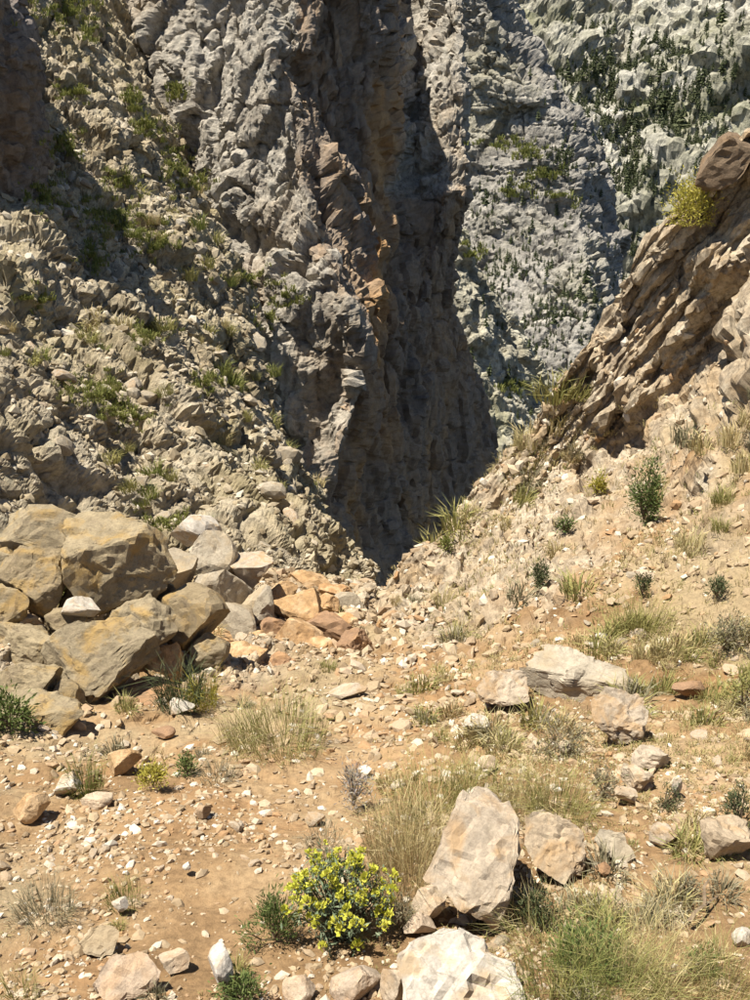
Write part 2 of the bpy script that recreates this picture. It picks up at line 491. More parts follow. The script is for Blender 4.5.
# ---- lit cliff and shaded buttress
rows = [-250, -100, 0, 100, 190, 300, 400, 500, 600, 720]
cpx = [[60] * 10, [130] * 10, [200] * 10, [250, 250, 250, 255, 258, 270, 270, 255, 255, 255],
       [284, 287, 289, 295, 300, 350, 362, 318, 338, 345],
       [340, 343, 345, 350, 352, 385, 392, 362, 385, 395],
       [375, 378, 382, 385, 388, 405, 415, 400, 410, 420],
       [400, 402, 405, 412, 412, 425, 435, 430, 430, 440],
       [440, 442, 445, 446, 448, 445, 460, 462, 455, 455],
       [461, 461, 462, 464, 474, 464, 487, 500, 502, 502],
       [430, 430, 432, 434, 444, 440, 455, 468, 470, 470]]
cY = [[61, 59, 58, 57, 56, 54, 53, 52, 51, 50], [55, 53.5, 52.5, 51.5, 50.5, 49, 47, 45, 43, 41],
      [50, 48.5, 47.5, 46.5, 46, 44, 42, 39, 37, 35], [47, 45.8, 45, 44.2, 43.5, 40.5, 38.5, 35.5, 33.5, 32],
      [43.5, 42.5, 42, 41.5, 41, 36.5, 35.5, 33, 31, 29],
      [50, 49, 48, 47, 46.5, 43, 42, 40, 38, 36], [53, 52, 51, 50, 49, 47, 46, 45, 44, 43],
      [83, 79, 74, 64, 54, 50.5, 49.5, 49, 48, 47], [76, 72, 67, 58, 52, 53, 53, 53, 52, 51],
      [74, 70, 65, 57, 54, 57, 58, 59, 59, 58], [90, 86, 81, 73, 70, 71, 72, 73, 73, 72]]
lean = [5, 4, 3, 2, 1, 0, 0, 0, 0, 0]
topcut = {-250: -70, -100: -45}
ctrl = [[(cpx[c][r], rows[r] if c < 5 else topcut.get(rows[r], rows[r]), cY[c][r] + (2.0 * lean[r] if c < 5 else 0.5 * lean[r] if c < 7 else 0)) for c in range(11)] for r in range(10)]
vert = np.eye(3, dtype=np.float32)
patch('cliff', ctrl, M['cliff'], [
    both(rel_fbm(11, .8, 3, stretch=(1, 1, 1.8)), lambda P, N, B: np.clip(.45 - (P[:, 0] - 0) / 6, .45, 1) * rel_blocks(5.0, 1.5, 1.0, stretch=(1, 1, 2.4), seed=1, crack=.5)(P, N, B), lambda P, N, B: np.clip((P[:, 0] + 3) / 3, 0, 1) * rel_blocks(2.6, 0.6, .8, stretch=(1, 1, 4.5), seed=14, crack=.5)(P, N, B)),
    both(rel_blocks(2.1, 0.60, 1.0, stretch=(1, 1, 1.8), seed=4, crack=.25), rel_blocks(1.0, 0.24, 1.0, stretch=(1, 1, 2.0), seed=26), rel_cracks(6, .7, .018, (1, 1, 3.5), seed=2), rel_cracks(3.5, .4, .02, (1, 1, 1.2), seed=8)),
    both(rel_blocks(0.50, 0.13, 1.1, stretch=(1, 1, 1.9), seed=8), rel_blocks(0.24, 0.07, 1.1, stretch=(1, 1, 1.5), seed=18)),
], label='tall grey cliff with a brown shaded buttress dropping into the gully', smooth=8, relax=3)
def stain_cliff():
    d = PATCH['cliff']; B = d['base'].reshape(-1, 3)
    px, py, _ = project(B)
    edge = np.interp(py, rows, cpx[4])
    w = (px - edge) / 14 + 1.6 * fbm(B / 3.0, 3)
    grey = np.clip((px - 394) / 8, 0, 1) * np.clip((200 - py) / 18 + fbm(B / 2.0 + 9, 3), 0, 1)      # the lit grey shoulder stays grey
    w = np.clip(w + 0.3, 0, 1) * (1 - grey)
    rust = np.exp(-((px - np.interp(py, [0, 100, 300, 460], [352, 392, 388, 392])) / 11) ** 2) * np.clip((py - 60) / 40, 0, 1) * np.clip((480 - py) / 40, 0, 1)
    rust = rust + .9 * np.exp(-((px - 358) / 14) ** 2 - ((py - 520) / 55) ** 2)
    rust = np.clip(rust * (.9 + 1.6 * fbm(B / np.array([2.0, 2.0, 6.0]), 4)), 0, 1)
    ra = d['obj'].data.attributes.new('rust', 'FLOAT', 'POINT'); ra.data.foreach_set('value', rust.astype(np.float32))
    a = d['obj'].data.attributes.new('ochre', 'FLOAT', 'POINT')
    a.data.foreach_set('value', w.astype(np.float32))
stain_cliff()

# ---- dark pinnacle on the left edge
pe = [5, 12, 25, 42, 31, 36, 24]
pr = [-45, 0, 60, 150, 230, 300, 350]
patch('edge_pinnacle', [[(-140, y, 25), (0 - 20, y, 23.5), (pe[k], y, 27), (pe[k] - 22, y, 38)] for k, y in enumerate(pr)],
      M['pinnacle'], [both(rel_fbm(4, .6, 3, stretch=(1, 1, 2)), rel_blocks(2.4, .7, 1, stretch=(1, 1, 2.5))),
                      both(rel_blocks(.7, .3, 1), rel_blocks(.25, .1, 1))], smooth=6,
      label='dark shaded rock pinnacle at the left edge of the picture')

# ---- near ravine side below the tower, the grey tower, the far mountain
patch('ravine_slope', [
    [(405, 150, 112), (432, 180, 112), (458, 215, 112), (490, 290, 114), (520, 340, 117), (548, 385, 120), (600, 440, 124)],
    [(405, 260, 100), (432, 270, 100), (462, 290, 101), (490, 340, 103), (520, 385, 106), (548, 420, 110), (600, 470, 114)],
    [(405, 380, 88), (432, 385, 88), (465, 395, 89), (495, 415, 91), (520, 440, 94), (550, 460, 98), (600, 500, 102)],
    [(405, 560, 72), (432, 560, 72), (470, 560, 73), (500, 560, 75), (530, 560, 78), (560, 560, 82), (600, 580, 86)],
], M['near_ridge'], [both(rel_fbm(9, 2.2, 3), rel_blocks(7, 2.2, 1, rot=frame_from((.6, 0, .8), (.8, 0, -.6)), stretch=(.5, 2, 1))),
                     both(rel_blocks(2.2, .9, 1.1), rel_blocks(.9, .4, 1.1))], step=1.6, smooth=6,
      label='pale lower rock slope between the buttress and the rib')

te = {-170: 480, 0: 505, 60: 530, 120: 585, 200: 607, 265: 613, 340: 618, 440: 640, 560: 660}
tY = {-170: 372, 0: 345, 60: 335, 120: 322, 200: 300, 265: 270, 340: 235, 440: 200, 560: 170}
def tower_beds(P, N, B):
    q = P[:, 2] + .25 * P[:, 0] + 3 * fbm(P / 30, 3)
    def lay(w, sd):
        t = q / w + sd; i = np.floor(t).astype(np.int32); f = t - i
        h = RND[_hash(i, i * 0 + 3, i * 0 + sd)][:, 3] - .5
        return h + .8 * f - 1.2 * np.exp(-(np.minimum(f, 1 - f) / .06) ** 2)
    return 1.3 * lay(11, 2) + .6 * lay(4.3, 4)
patch('rock_tower', [[(425, y, tY[y] + 40), (455, y, tY[y] + 28), (455 + .40 * (e - 22 - 455), y, tY[y] + 14), (455 + .8 * (e - 22 - 455), y, tY[y] + 2), (e - 24, y, tY[y]), (e + 8, y, tY[y] + 60), (e - 6, y, tY[y] + 130)]
                     for y, e in te.items()], M['tower'],
      [both(rel_fbm(40, 5, 3), rel_blocks(26, 4, .9, stretch=(1, 1, .8)), tower_beds),
       both(rel_blocks(9, 1.6, .9, stretch=(1.5, 1.5, .8)), rel_blocks(4, .5, 1.0), rel_cracks(30, 3, .02, (1, 1, 2)), rel_cracks(18, 2, .02, (2, 2, .6), seed=4)), rel_blocks(1.8, .4, 1.1)], step=1.6, smooth=4,
      label='sunlit grey rock tower with ledges beyond the gully')

fr = [(-260, 2300), (-120, 1950), (0, 1650), (60, 1480), (120, 1300), (200, 1050), (280, 850), (380, 680), (520, 520)]
patch('far_mountain', [[(380, y, Y * .92), (470, y, Y * .95), (560, y, Y), (620, y, Y * 1.08), (680, y, Y * 1.02), (750, y, Y * .95), (880, y, Y * .85)] for y, Y in fr],
      M['far'], [both(rel_fbm(260, 95, 4, stretch=(1, 1, 1)), rel_blocks(150, 32, 1)),
                 both(rel_blocks(50, 17, 1.1), rel_blocks(20, 8, 1.1)), rel_blocks(8, 2.6, 1.1)], step=2.0, smooth=6,
      label='pale far mountainside dotted with pines')

# ------------------------------------------------------------------ where the terrain is seen: pixel -> nearest surface point
_allP = np.concatenate([d['G'].reshape(-1, 3) for d in PATCH.values()])
_allN = np.concatenate([d['N'].reshape(-1, 3) for d in PATCH.values()])
def _zbuf():
    px, py, fw = project(_allP)
    ok = (px >= 0) & (px < 750) & (py >= 0) & (py < 1000) & (fw > 0.2)
    i = np.where(ok)[0]
    cell = (py[i] / 2.5).astype(int) * 300 + (px[i] / 2.5).astype(int)
    order = np.lexsort((fw[i], cell))
    i = i[order]; cell = cell[order]
    first = np.r_[True, cell[1:] != cell[:-1]]
    z = np.full(400 * 300, -1, np.int64); z[cell[first]] = i[first]
    return z.reshape(400, 300)
ZB = _zbuf()
def hit(px, py):
    cx, cy = int(np.clip(px, 0, 749) / 2.5), int(np.clip(py, 0, 999) / 2.5)
    for r in range(1, 12):
        w = ZB[max(0, cy - r):cy + r + 1, max(0, cx - r):cx + r + 1].ravel()
        w = w[w >= 0]
        if len(w):
            k = w[np.argmin(((_allP[w] - EYE) ** 2).sum(1))]
            return _allP[k].copy(), _allN[k].copy()
    return at(px, py, 5), np.array([0, 0, 1.0])
def depth_of(P): return float(project(np.asarray(P)[None])[2][0])

# ------------------------------------------------------------------ stones and boulders
def ico(sub):
    bm = bmesh.new(); bmesh.ops.create_icosphere(bm, subdivisions=sub, radius=1)
    V = np.array([v.co[:] for v in bm.verts]); F = np.array([[v.index for v in f.verts] for f in bm.faces]); bm.free()
    return V, F
ICO = {k: ico(k) for k in (1, 2, 3, 4, 5)}

def stone_verts(seed, sub, dims, cuts=11, lo=0.40, hi=0.82, rough=0.03, planes=(), grow=1.0):
    """angular stone: a ball cut by random (and given) planes, then roughened; `planes`: (normal, distance) in metres applied at full size"""
    r = np.random.default_rng(seed)
    V = ICO[sub][0].copy()
    for k in range(cuts):
        n = r.normal(size=3); n /= np.linalg.norm(n)
        d = r.uniform(lo, hi)
        t = V @ n - d
        V = np.where((t > 0)[:, None], V - n * t[:, None], V)
    V = V / np.abs(V).max(0)
    dims = np.array(dims) * grow
    V = V * dims
    for n, d in planes:
        t = V @ n - d
        V = np.where((t > 0)[:, None], V - n * t[:, None], V)
    if sub >= 3:
        s = float(np.mean(dims))
        off = seed * 1.37
        nrm = V / np.maximum(np.linalg.norm(V, axis=1), 1e-6)[:, None]
        rid = fbm(V / (0.55 * s) + off, 5, .55, True)
        b, e = facet(V / (0.42 * s) + off, 0.9)
        d = rough * s * (1.1 * b + 1.3 * rid + 0.9 * fbm(V / (0.18 * s) + off, 4))
        if sub >= 4:                              # a couple of joints running through the stone
            for k in range(2):
                n = r.normal(size=3); n /= np.linalg.norm(n)
                x = V @ n - r.uniform(-.3, .3) * s + .05 * s * fbm(V / (.5 * s) + off, 3)
                d = d - .045 * s * np.exp(-(x / (.018 * s)) ** 2)
        V = V + nrm * d[:, None]
    return V

def stone_obj(name, V, sub, mat, parent=None):
    o = mesh_from(name, V, ICO[sub][1], mat, smooth=False, parent=parent)
    return o

def stone_mat(name, stops, bump=0.5, s=0.12, stain=(0.42, 0.24, 0.10), stain_amt=0.3, lichen=None):
    t = NT(name); t.coord(True)
    oi = t.n('ShaderNodeObjectInfo')
    base = t.ramp(oi.outputs['Random'], [(i / max(1, len(stops) - 1), c) for i, c in enumerate(stops)])
    a = t.noise(1.2 / s, 6, 0.65)
    c = t.mix(0.8, base, t.ramp(a, [(0.3, (0.62, 0.6, 0.57)), (0.5, (1, 1, 1)), (0.7, (1.25, 1.24, 1.22))]), 'MULTIPLY')
    f = t.noise(9 / s, 6, 0.8)
    c = t.mix(0.55, c, t.ramp(f, [(0.35, (0.6, 0.6, 0.6)), (0.5, (1, 1, 1)), (0.65, (1.25, 1.25, 1.25))]), 'MULTIPLY')
    st = t.noise(0.6 / s, 4, 0.6, dist=0.7)
    c = t.mix(t.ramp(st, [(0.49, 0.0), (0.64, stain_amt)]), c, stain)
    if lichen:
        lf = t.noise(2.6 / s, 5, 0.7)
        c = t.mix(t.ramp(lf, [(0.575, 0.0), (0.65, 0.65)]), c, lichen)
    ck = t.noise(0.45 / s, 5, 0.6, dist=0.5)
    c = t.mix(t.ramp(ck, [(0.485, 0.0), (0.498, 0.34), (0.502, 0.34), (0.515, 0.0)]), c, (0.16, 0.12, 0.085))
    t.bump(t.noise(10 / s, 8, 0.75), bump, 0.2 * s)
    return t.out(c)
M['tan_stone'] = stone_mat('tan_stone', [(0.33, 0.235, 0.15), (0.41, 0.315, 0.215), (0.36, 0.28, 0.21), (0.46, 0.375, 0.275), (0.31, 0.19, 0.10), (0.42, 0.345, 0.26)], s=0.06)
M['pale_stone'] = stone_mat('pale_stone', [(0.33, 0.26, 0.18), (0.38, 0.31, 0.23), (0.325, 0.27, 0.205)], s=0.10, stain=(0.33, 0.215, 0.11), stain_amt=0.8, lichen=(0.30, 0.25, 0.18), bump=0.4)
M['white_stone'] = stone_mat('white_stone', [(0.43, 0.385, 0.32), (0.49, 0.445, 0.385)], s=0.09, stain=(0.38, 0.275, 0.16), stain_amt=0.8, lichen=(0.36, 0.31, 0.25), bump=0.35)
M['orange_stone'] = stone_mat('orange_stone', [(0.33, 0.185, 0.075), (0.38, 0.245, 0.125), (0.28, 0.145, 0.06)], s=0.10, stain=(0.60, 0.45, 0.28), stain_amt=0.5)
M['bank_boulder'] = stone_mat('bank_boulder', [(0.225, 0.175, 0.105), (0.28, 0.225, 0.14), (0.245, 0.20, 0.13)], s=0.16, stain=(0.33, 0.215, 0.075), stain_amt=0.75, lichen=(0.13, 0.10, 0.065), bump=0.55)
M['grey_boulder'] = stone_mat('grey_boulder', [(0.31, 0.26, 0.19), (0.37, 0.32, 0.245), (0.29, 0.24, 0.17)], s=0.22, stain=(0.36, 0.25, 0.12), stain_amt=0.4, lichen=(0.30, 0.26, 0.19))
M['dark_block'] = stone_mat('dark_block', [(0.14, 0.10, 0.065), (0.18, 0.13, 0.085)], s=0.25, stain=(0.22, 0.13, 0.06), stain_amt=0.4)
M['brown_stone'] = stone_mat('brown_stone', [(0.24, 0.15, 0.09), (0.30, 0.18, 0.10)], s=0.1)

def boulder(px, py, wpx, hpx, mat, label, cat='boulder', Y=None, roll=0.0, sub=4, seed=None, depth=0.8, group=None, name='boulder', yaw=0.0, pitch=0.0, lo=0.42, hi=0.82, rough=0.035, cuts=11, sink=0.25):
    """a boulder seen at photo pixel (px, py); size from its outline and its true distance"""
    if seed is None: seed = int(px * 7 + py * 13)
    if Y is None:
        P, N = hit(px, py + hpx * 0.42)
        fw = depth_of(P)
        C = P + np.array([0, 0.5 * depth * wpx * fw / FPX * 0.6, 0])
        c2 = at(px, py, C[1]); C = c2
    else:
        C = at(px, py, Y); fw = depth_of(C)
    grow = 1.18 if Y is not None else 1.05
    w, h = grow * wpx * fw / FPX / 2, grow * hpx * fw / FPX / 2
    h = h * 1.08
    d = depth * (w + h) / 2 * 1.1
    V = stone_verts(seed, sub, (w, d, h), cuts, lo, hi, rough)
    o = stone_obj(name, V, sub, M[mat])
    o.location = C
    o.rotation_euler = (Matrix.Rotation(R(yaw), 3, 'Z') @ Matrix.Rotation(-R(pitch), 3, 'X') @ Matrix.Rotation(-R(-roll), 3, 'Y')).to_euler()
    tag(o, label, cat, group)
    return o

# -- outcrop of boulders on the left bank
B_ = boulder
def outcrop(blocks):
    """blocks of jointed rock: neighbours are cut by the joint between them, so they fit together with narrow gaps"""
    C, S = [], []
    for (px, py, w, h, mat, label, Y, roll, seed) in blocks:
        c = at(px, py, Y); k = depth_of(c) / FPX
        C.append(c); S.append((w * k / 2, (w + h) * k / 4 * .85, h * k / 2))
    for i, (px, py, w, h, mat, label, Y, roll, seed) in enumerate(blocks):
        r = np.random.default_rng(seed)
        Rm = np.array((Matrix.Rotation(R(roll), 3, 'Y')))
        planes = []
        for j in range(len(blocks)):
            if j == i: continue
            v = C[j] - C[i]; L = np.linalg.norm(v)
            ri = np.linalg.norm((Rm.T @ v / L) * np.array(S[i])); rj = np.linalg.norm((v / L) * np.array(S[j]))
            if L < 1.9 * (ri + rj):
                planes.append((Rm.T @ (v / L), L * ri / (ri + rj) - .026))
        f = np.array([r.normal() * .25, -.74, .60 + r.normal() * .15]); f /= np.linalg.norm(f)
        planes.append((Rm.T @ f, .62 * S[i][1]))
        u = np.array([r.normal() * .2, -.15, .95]); u /= np.linalg.norm(u)
        planes.append((Rm.T @ u, .92 * S[i][2]))
        V = stone_verts(seed, 5 if w > 70 else 4, S[i], 10, .55, .92, .055, planes, grow=1.32)
        o = stone_obj('boulder', V, 5 if w > 70 else 4, M[mat])
        o.location = C[i]; o.rotation_euler = (0, R(roll), 0)
        tag(o, label, 'boulder')
outcrop([
    (116, 570, 112, 88, 'bank_boulder', 'large domed brown boulder, highest of the left bank outcrop', 5.75, 30, 3),
    (186, 622, 70, 60, 'bank_boulder', 'rounded brown boulder at the right end of the left bank outcrop', 5.65, 32, 5),
    (140, 628, 80, 52, 'bank_boulder', 'rounded brown block wedged under the domed boulder', 5.4, 26, 8),
    (102, 660, 104, 74, 'bank_boulder', 'big front slab boulder with a pale slanting lower edge', 4.75, -24, 12),
    (24, 646, 74, 44, 'bank_boulder', 'flat topped brown block below the left edge of the outcrop', 5.0, 4, 15),
    (32, 688, 84, 48, 'bank_boulder', 'brown block in the shade at the foot of the left outcrop', 4.35, -6, 16),
    (36, 580, 78, 58, 'bank_boulder', 'tilted brown boulder with a lit upper edge left of the domed boulder', 5.6, 28, 19),
    (2, 610, 56, 48, 'bank_boulder', 'brown boulder cut by the left picture edge beside the white stone', 5.3, 10, 23),
    (46, 536, 70, 54, 'bank_boulder', 'dark pyramid shaped boulder at the top left of the outcrop', 6.3, -12, 27),
    (26, 726, 92, 48, 'bank_boulder', 'low dark boulder on the ground at the left picture edge', 3.95, 0, 33),
    (132, 702, 74, 30, 'brown_stone', 'orange brown rock under the overhanging front slab', 4.62, -10, 36),
    (164, 664, 44, 40, 'orange_stone', 'small orange brown rock right of the front slab', 5.25, 10, 38),
    (78, 598, 40, 30, 'bank_boulder', 'small tan block behind the bright white flat stone', 5.65, 15, 46),
    (158, 596, 44, 34, 'bank_boulder', 'tan block on the right shoulder of the domed boulder', 5.95, 24, 47),
    (206, 646, 36, 28, 'bank_boulder', 'small tan block at the lower right end of the outcrop', 5.5, 10, 48),
    (62, 700, 44, 34, 'bank_boulder', 'small block below the left end of the front slab', 4.3, -10, 49),
    (8, 570, 40, 36, 'bank_boulder', 'small tan block at the left edge above the tilted boulder', 5.9, 12, 50),
    (84, 548, 40, 34, 'bank_boulder', 'tan block between the pyramid and the domed boulder', 6.3, 20, 52),
    (-40, 660, 70, 70, 'bank_boulder', 'brown boulder mostly beyond the left picture edge', 4.9, 10, 44),
    (64, 622, 40, 26, 'bank_boulder', 'small brown rock filling the gap below the white stone', 5.25, 0, 39),
])
B_(76, 607, 42, 22, 'white_stone', 'bright white flat stone resting among the brown boulders', 'stone', Y=5.22, seed=31, name='stone', sub=4, rough=.03)
# -- pale broken rocks right of the outcrop
B_(172, 574, 54, 40, 'grey_boulder', 'pale lichened rock behind the domed boulder', Y=7.6, roll=20, seed=41)
B_(207, 556, 52, 42, 'grey_boulder', 'pale broken rock with a white face above the outcrop', Y=8.2, roll=30, seed=43)
B_(192, 532, 48, 36, 'white_stone', 'whitish angular rock high on the left rubble', 'rock', Y=9.2, roll=15, seed=45, name='rock')
B_(226, 590, 52, 46, 'grey_boulder', 'cracked pale rock in the middle of the left rubble', Y=7.6, roll=-20, seed=47)
B_(250, 572, 44, 44, 'pale_stone', 'pale pointed rock leaning above the orange outcrop', 'rock', Y=8.2, roll=35, seed=49, name='rock')
B_(228, 630, 62, 42, 'grey_boulder', 'pale grey rock just above the orange outcrop', Y=6.9, roll=12, seed=51)
B_(258, 612, 40, 50, 'grey_boulder', 'upright pale slab beside the orange boulder', Y=7.3, roll=-8, seed=53)
B_(232, 662, 70, 38, 'orange_stone', 'rust orange ribbed rock above the spiky plant', 'rock', Y=6.05, roll=-14, seed=55, name='rock', rough=.08)
B_(204, 656, 40, 34, 'orange_stone', 'dark orange rock at the left end of the orange outcrop', 'rock', Y=5.9, roll=20, seed=57, name='rock', rough=.07)
B_(300, 612, 52, 44, 'orange_stone', 'pale orange rounded boulder at the mouth of the gully', Y=7.6, roll=8, seed=59)
B_(296, 640, 48, 34, 'orange_stone', 'orange rock at the foot of the pale orange boulder', 'rock', Y=6.7, roll=0, seed=61, name='rock')
B_(330, 634, 46, 42, 'brown_stone', 'brown crumbling rock beside the gully floor', 'rock', Y=7.2, roll=15, seed=63, name='rock', rough=.09)
B_(352, 650, 36, 28, 'brown_stone', 'low brown rock at the edge of the gully path', 'rock', Y=6.7, roll=-10, seed=65, name='rock', rough=.09)
B_(348, 612, 44, 30, 'grey_boulder', 'pale block where the gully floor tips over', Y=9.2, roll=5, seed=67)
B_(310, 582, 46, 28, 'orange_stone', 'tan rock on the lip below the shaded buttress', 'rock', Y=10.2, roll=10, seed=69, name='rock')
B_(372, 600, 40, 16, 'pale_stone', 'flat pale rock on the lip of the gully', 'rock', Y=11.5, seed=70, name='rock')
for (x_, y_, w_, h_, Y_, m_, lb) in [(216, 640, 30, 22, 6.3, 'orange_stone', 'small rust rock at the top of the orange outcrop'), (262, 650, 34, 26, 6.6, 'orange_stone', 'rust rock between the ribbed rock and the pale orange boulder'),
        (280, 664, 30, 18, 6.0, 'brown_stone', 'low brown rock in front of the orange outcrop'), (318, 654, 32, 22, 6.5, 'orange_stone', 'rust rock in the middle of the orange outcrop'),
        (322, 606, 32, 26, 8.4, 'orange_stone', 'rust rock behind the pale orange boulder'), (342, 630, 28, 24, 7.6, 'orange_stone', 'rust rock touching the brown crumbling rock'),
        (366, 634, 26, 22, 7.6, 'brown_stone', 'brown rock at the right end of the orange outcrop'), (276, 634, 30, 28, 7.0, 'brown_stone', 'dark rust rock left of the pale orange boulder'),
        (248, 676, 34, 16, 5.7, 'orange_stone', 'flat rust rock at the foot of the ribbed rock'), (336, 592, 30, 18, 9.6, 'orange_stone', 'rust rock near the lip of the gully'),
        (284, 598, 30, 26, 8.4, 'orange_stone', 'rust rock under the leaning pale rock')]:
    B_(x_, y_, w_, h_, m_, lb, 'rock', Y=Y_, roll=(x_ * 7) % 40 - 20, seed=x_ + y_, name='rock', rough=.08, sub=4)
B_(722, 156, 58, 40, 'dark_block', 'dark brown block at the notched top of the right rib', Y=12.7, roll=-38, seed=163, rough=.07, lo=.3, hi=.7, cuts=14)
# -- foreground rocks
def outline_rock(pts, mat, label, cat, thick, seed, name='rock', sub=5, back=0.0, rough=.045, face=(.05, -.55, .83)):
    """a rock whose silhouette follows a measured outline, at its true place and size on the ground"""
    pts = np.array(pts, float)
    bx, by = pts[:, 0].mean(), pts[:, 1].max()
    P, N = hit(bx, min(by - 6, 990))
    cx, cy = pts.mean(0)
    fw = depth_of(P); k = fw / FPX
    th = thick * k
    C = at(cx, cy, P[1] + back)
    C = EYE + (C - EYE) * (fw * 1.0) / depth_of(C)
    v = (C - EYE) / np.linalg.norm(C - EYE)
    rt = np.array([1.0, 0, 0]); rt -= v * (rt @ v); rt /= np.linalg.norm(rt); upv = np.cross(rt, v)
    k = depth_of(C) / FPX
    q = .90 * np.stack([(pts[:, 0] - cx) * k, -(pts[:, 1] - cy) * k], -1)
    r = np.random.default_rng(seed)
    planes = []
    for i in range(len(q)):
        a_, b_ = q[i], q[(i + 1) % len(q)]
        e = b_ - a_; n2 = np.array([e[1], -e[0]]); n2 /= np.linalg.norm(n2) + 1e-9
        if n2 @ ((a_ + b_) / 2) < 0: n2 = -n2
        n3 = rt * n2[0] + upv * n2[1] + v * r.uniform(-.05, .30)
        L = np.linalg.norm(n3)
        planes.append((n3 / L, (n2 @ ((a_ + b_) / 2)) / L))
    f = np.array(face); f /= np.linalg.norm(f); planes.append((f, th * .5))
    g = np.array([r.normal() * .4, -.95, .15]); g /= np.linalg.norm(g); planes.append((g, th * .75))
    ext = np.abs(q).max() * 1.6
    V = stone_verts(seed, sub, (ext, ext, ext), 0, rough=0, planes=planes)
    s_ = np.abs(q).max()
    nrm = V / np.maximum(np.linalg.norm(V, axis=1), 1e-6)[:, None]
    bl, e = facet(V / (.5 * s_) + seed, .9)
    bl2, _ = facet(V / (.22 * s_) + seed + 7, 1.0)
    d = rough * s_ * (2.4 * bl + .9 * bl2 + 1.4 * fbm(V / (.6 * s_) + seed, 5, .55, True) + .8 * fbm(V / (.15 * s_) + seed, 4))
    for _ in range(3):
        n = r.normal(size=3); n /= np.linalg.norm(n)
        x = V @ n - r.uniform(-.4, .4) * s_ + .08 * s_ * fbm(V / (.5 * s_) + seed, 3)
        d = d - .05 * s_ * np.exp(-(x / (.022 * s_)) ** 2)
    o = stone_obj(name, V + nrm * d[:, None], sub, M[mat]); o.location = C
    tag(o, label, cat); return o
outline_rock([(478, 795), (500, 797), (515, 812), (524, 840), (521, 865), (510, 885), (505, 916), (488, 922), (468, 908), (448, 895), (442, 870), (450, 840), (465, 815)], 'pale_stone', 'big pale upright boulder in the foreground grass', 'boulder', 60, 72, 'boulder')
outline_rock([(533, 818), (552, 813), (575, 824), (585, 845), (582, 868), (562, 874), (545, 862), (534, 845)], 'pale_stone', 'pale blocky rock right of the big upright boulder', 'rock', 40, 75)
B_(538, 824, 24, 24, 'pale_stone', 'small pale lump against the top of the blocky rock', 'rock', seed=76, name='rock')
outline_rock([(597, 845), (610, 830), (622, 834), (634, 858), (622, 863), (602, 853)], 'grey_boulder', 'wedge shaped grey stone with a dark underside on bare soil', 'stone', 22, 79, 'stone', 4)
B_(603, 868, 16, 14, 'brown_stone', 'little red brown stone below the wedge shaped stone', 'stone', seed=80, name='stone', sub=3)
outline_rock([(405, 962), (424, 941), (450, 935), (482, 945), (515, 966), (521, 1000), (505, 1045), (430, 1045), (412, 1005)], 'white_stone', 'large whitish boulder cut by the bottom picture edge', 'boulder', 80, 83, 'boulder')
B_(430, 902, 36, 38, 'tan_stone', 'tan rock at the lower left of the big upright boulder', 'rock', seed=85, name='rock')
B_(418, 924, 34, 26, 'tan_stone', 'tan rock just above the large whitish boulder', 'rock', seed=86, name='rock')
B_(358, 984, 54, 42, 'tan_stone', 'tan block below the yellow flowering bush', 'rock', seed=88, name='rock', roll=-6)
B_(398, 984, 34, 42, 'pale_stone', 'pale stone between the tan block and the whitish boulder', 'stone', seed=90, name='stone')
B_(300, 988, 34, 30, 'tan_stone', 'tan stone left of the block below the bush', 'stone', seed=91, name='stone')
B_(222, 966, 26, 46, 'white_stone', 'narrow pale stone standing by the low herb at the bottom', 'stone', seed=92, name='stone')
outline_rock([(80, 942), (88, 932), (104, 930), (118, 936), (116, 948), (100, 955), (86, 952)], 'grey_boulder', 'rounded grey stone with a dark underside at lower left', 'stone', 20, 94, 'stone', 4)
outline_rock([(93, 984), (105, 965), (135, 961), (155, 974), (153, 990), (125, 997), (97, 992)], 'tan_stone', 'long flat tan stone near the bottom left corner', 'stone', 26, 96, 'stone', 4)
B_(172, 962, 34, 22, 'tan_stone', 'tan stone right of the long flat stone', 'stone', seed=97, name='stone')
B_(66, 783, 27, 24, 'white_stone', 'bright white stone on the gravel at left', 'stone', seed=99, name='stone')
B_(95, 799, 34, 17, 'tan_stone', 'flat tan stone right of the bright white stone', 'stone', seed=101, name='stone')
B_(122, 761, 36, 26, 'orange_stone', 'flat yellow orange stone beside the green cushion plant', 'stone', seed=103, name='stone', lo=.5)
B_(32, 806, 38, 32, 'orange_stone', 'flat orange slab sunk in the gravel at left', 'stone', seed=105, name='stone')
B_(92, 782, 16, 16, 'brown_stone', 'small red brown stone behind the flat tan stone', 'stone', seed=106, name='stone', sub=3)
B_(121, 904, 17, 16, 'white_stone', 'small white pointed stone right of the grey tuft', 'stone', seed=108, name='stone', sub=3)
B_(188, 866, 10, 10, 'white_stone', 'tiny white stone alone on the bare soil', 'stone', seed=109, name='stone', sub=3)
B_(315, 819, 20, 11, 'pale_stone', 'pinkish flat stone on the soil left of the dry grass', 'stone', seed=110, name='stone', sub=3)
B_(203, 810, 16, 14, 'tan_stone', 'tan stone throwing a small shadow on the bare soil', 'stone', seed=111, name='stone', sub=3)
B_(477, 723, 26, 25, 'white_stone', 'whitish cube shaped rock above the yellow grass', 'rock', seed=113, name='rock', lo=.5, hi=.75)
outline_rock([(480, 690), (490, 673), (515, 669), (526, 674), (525, 703), (505, 707), (484, 703)], 'pale_stone', 'pale block with a sharp right edge on the slope', 'rock', 34, 115, rough=.04)
outline_rock([(520, 662), (545, 643), (590, 651), (630, 668), (626, 684), (600, 697), (560, 701), (525, 690)], 'grey_boulder', 'wide pale lilac slab of bedrock on the right slope', 'rock', 8, 117, rough=.05, face=(-.1, -.35, .93))
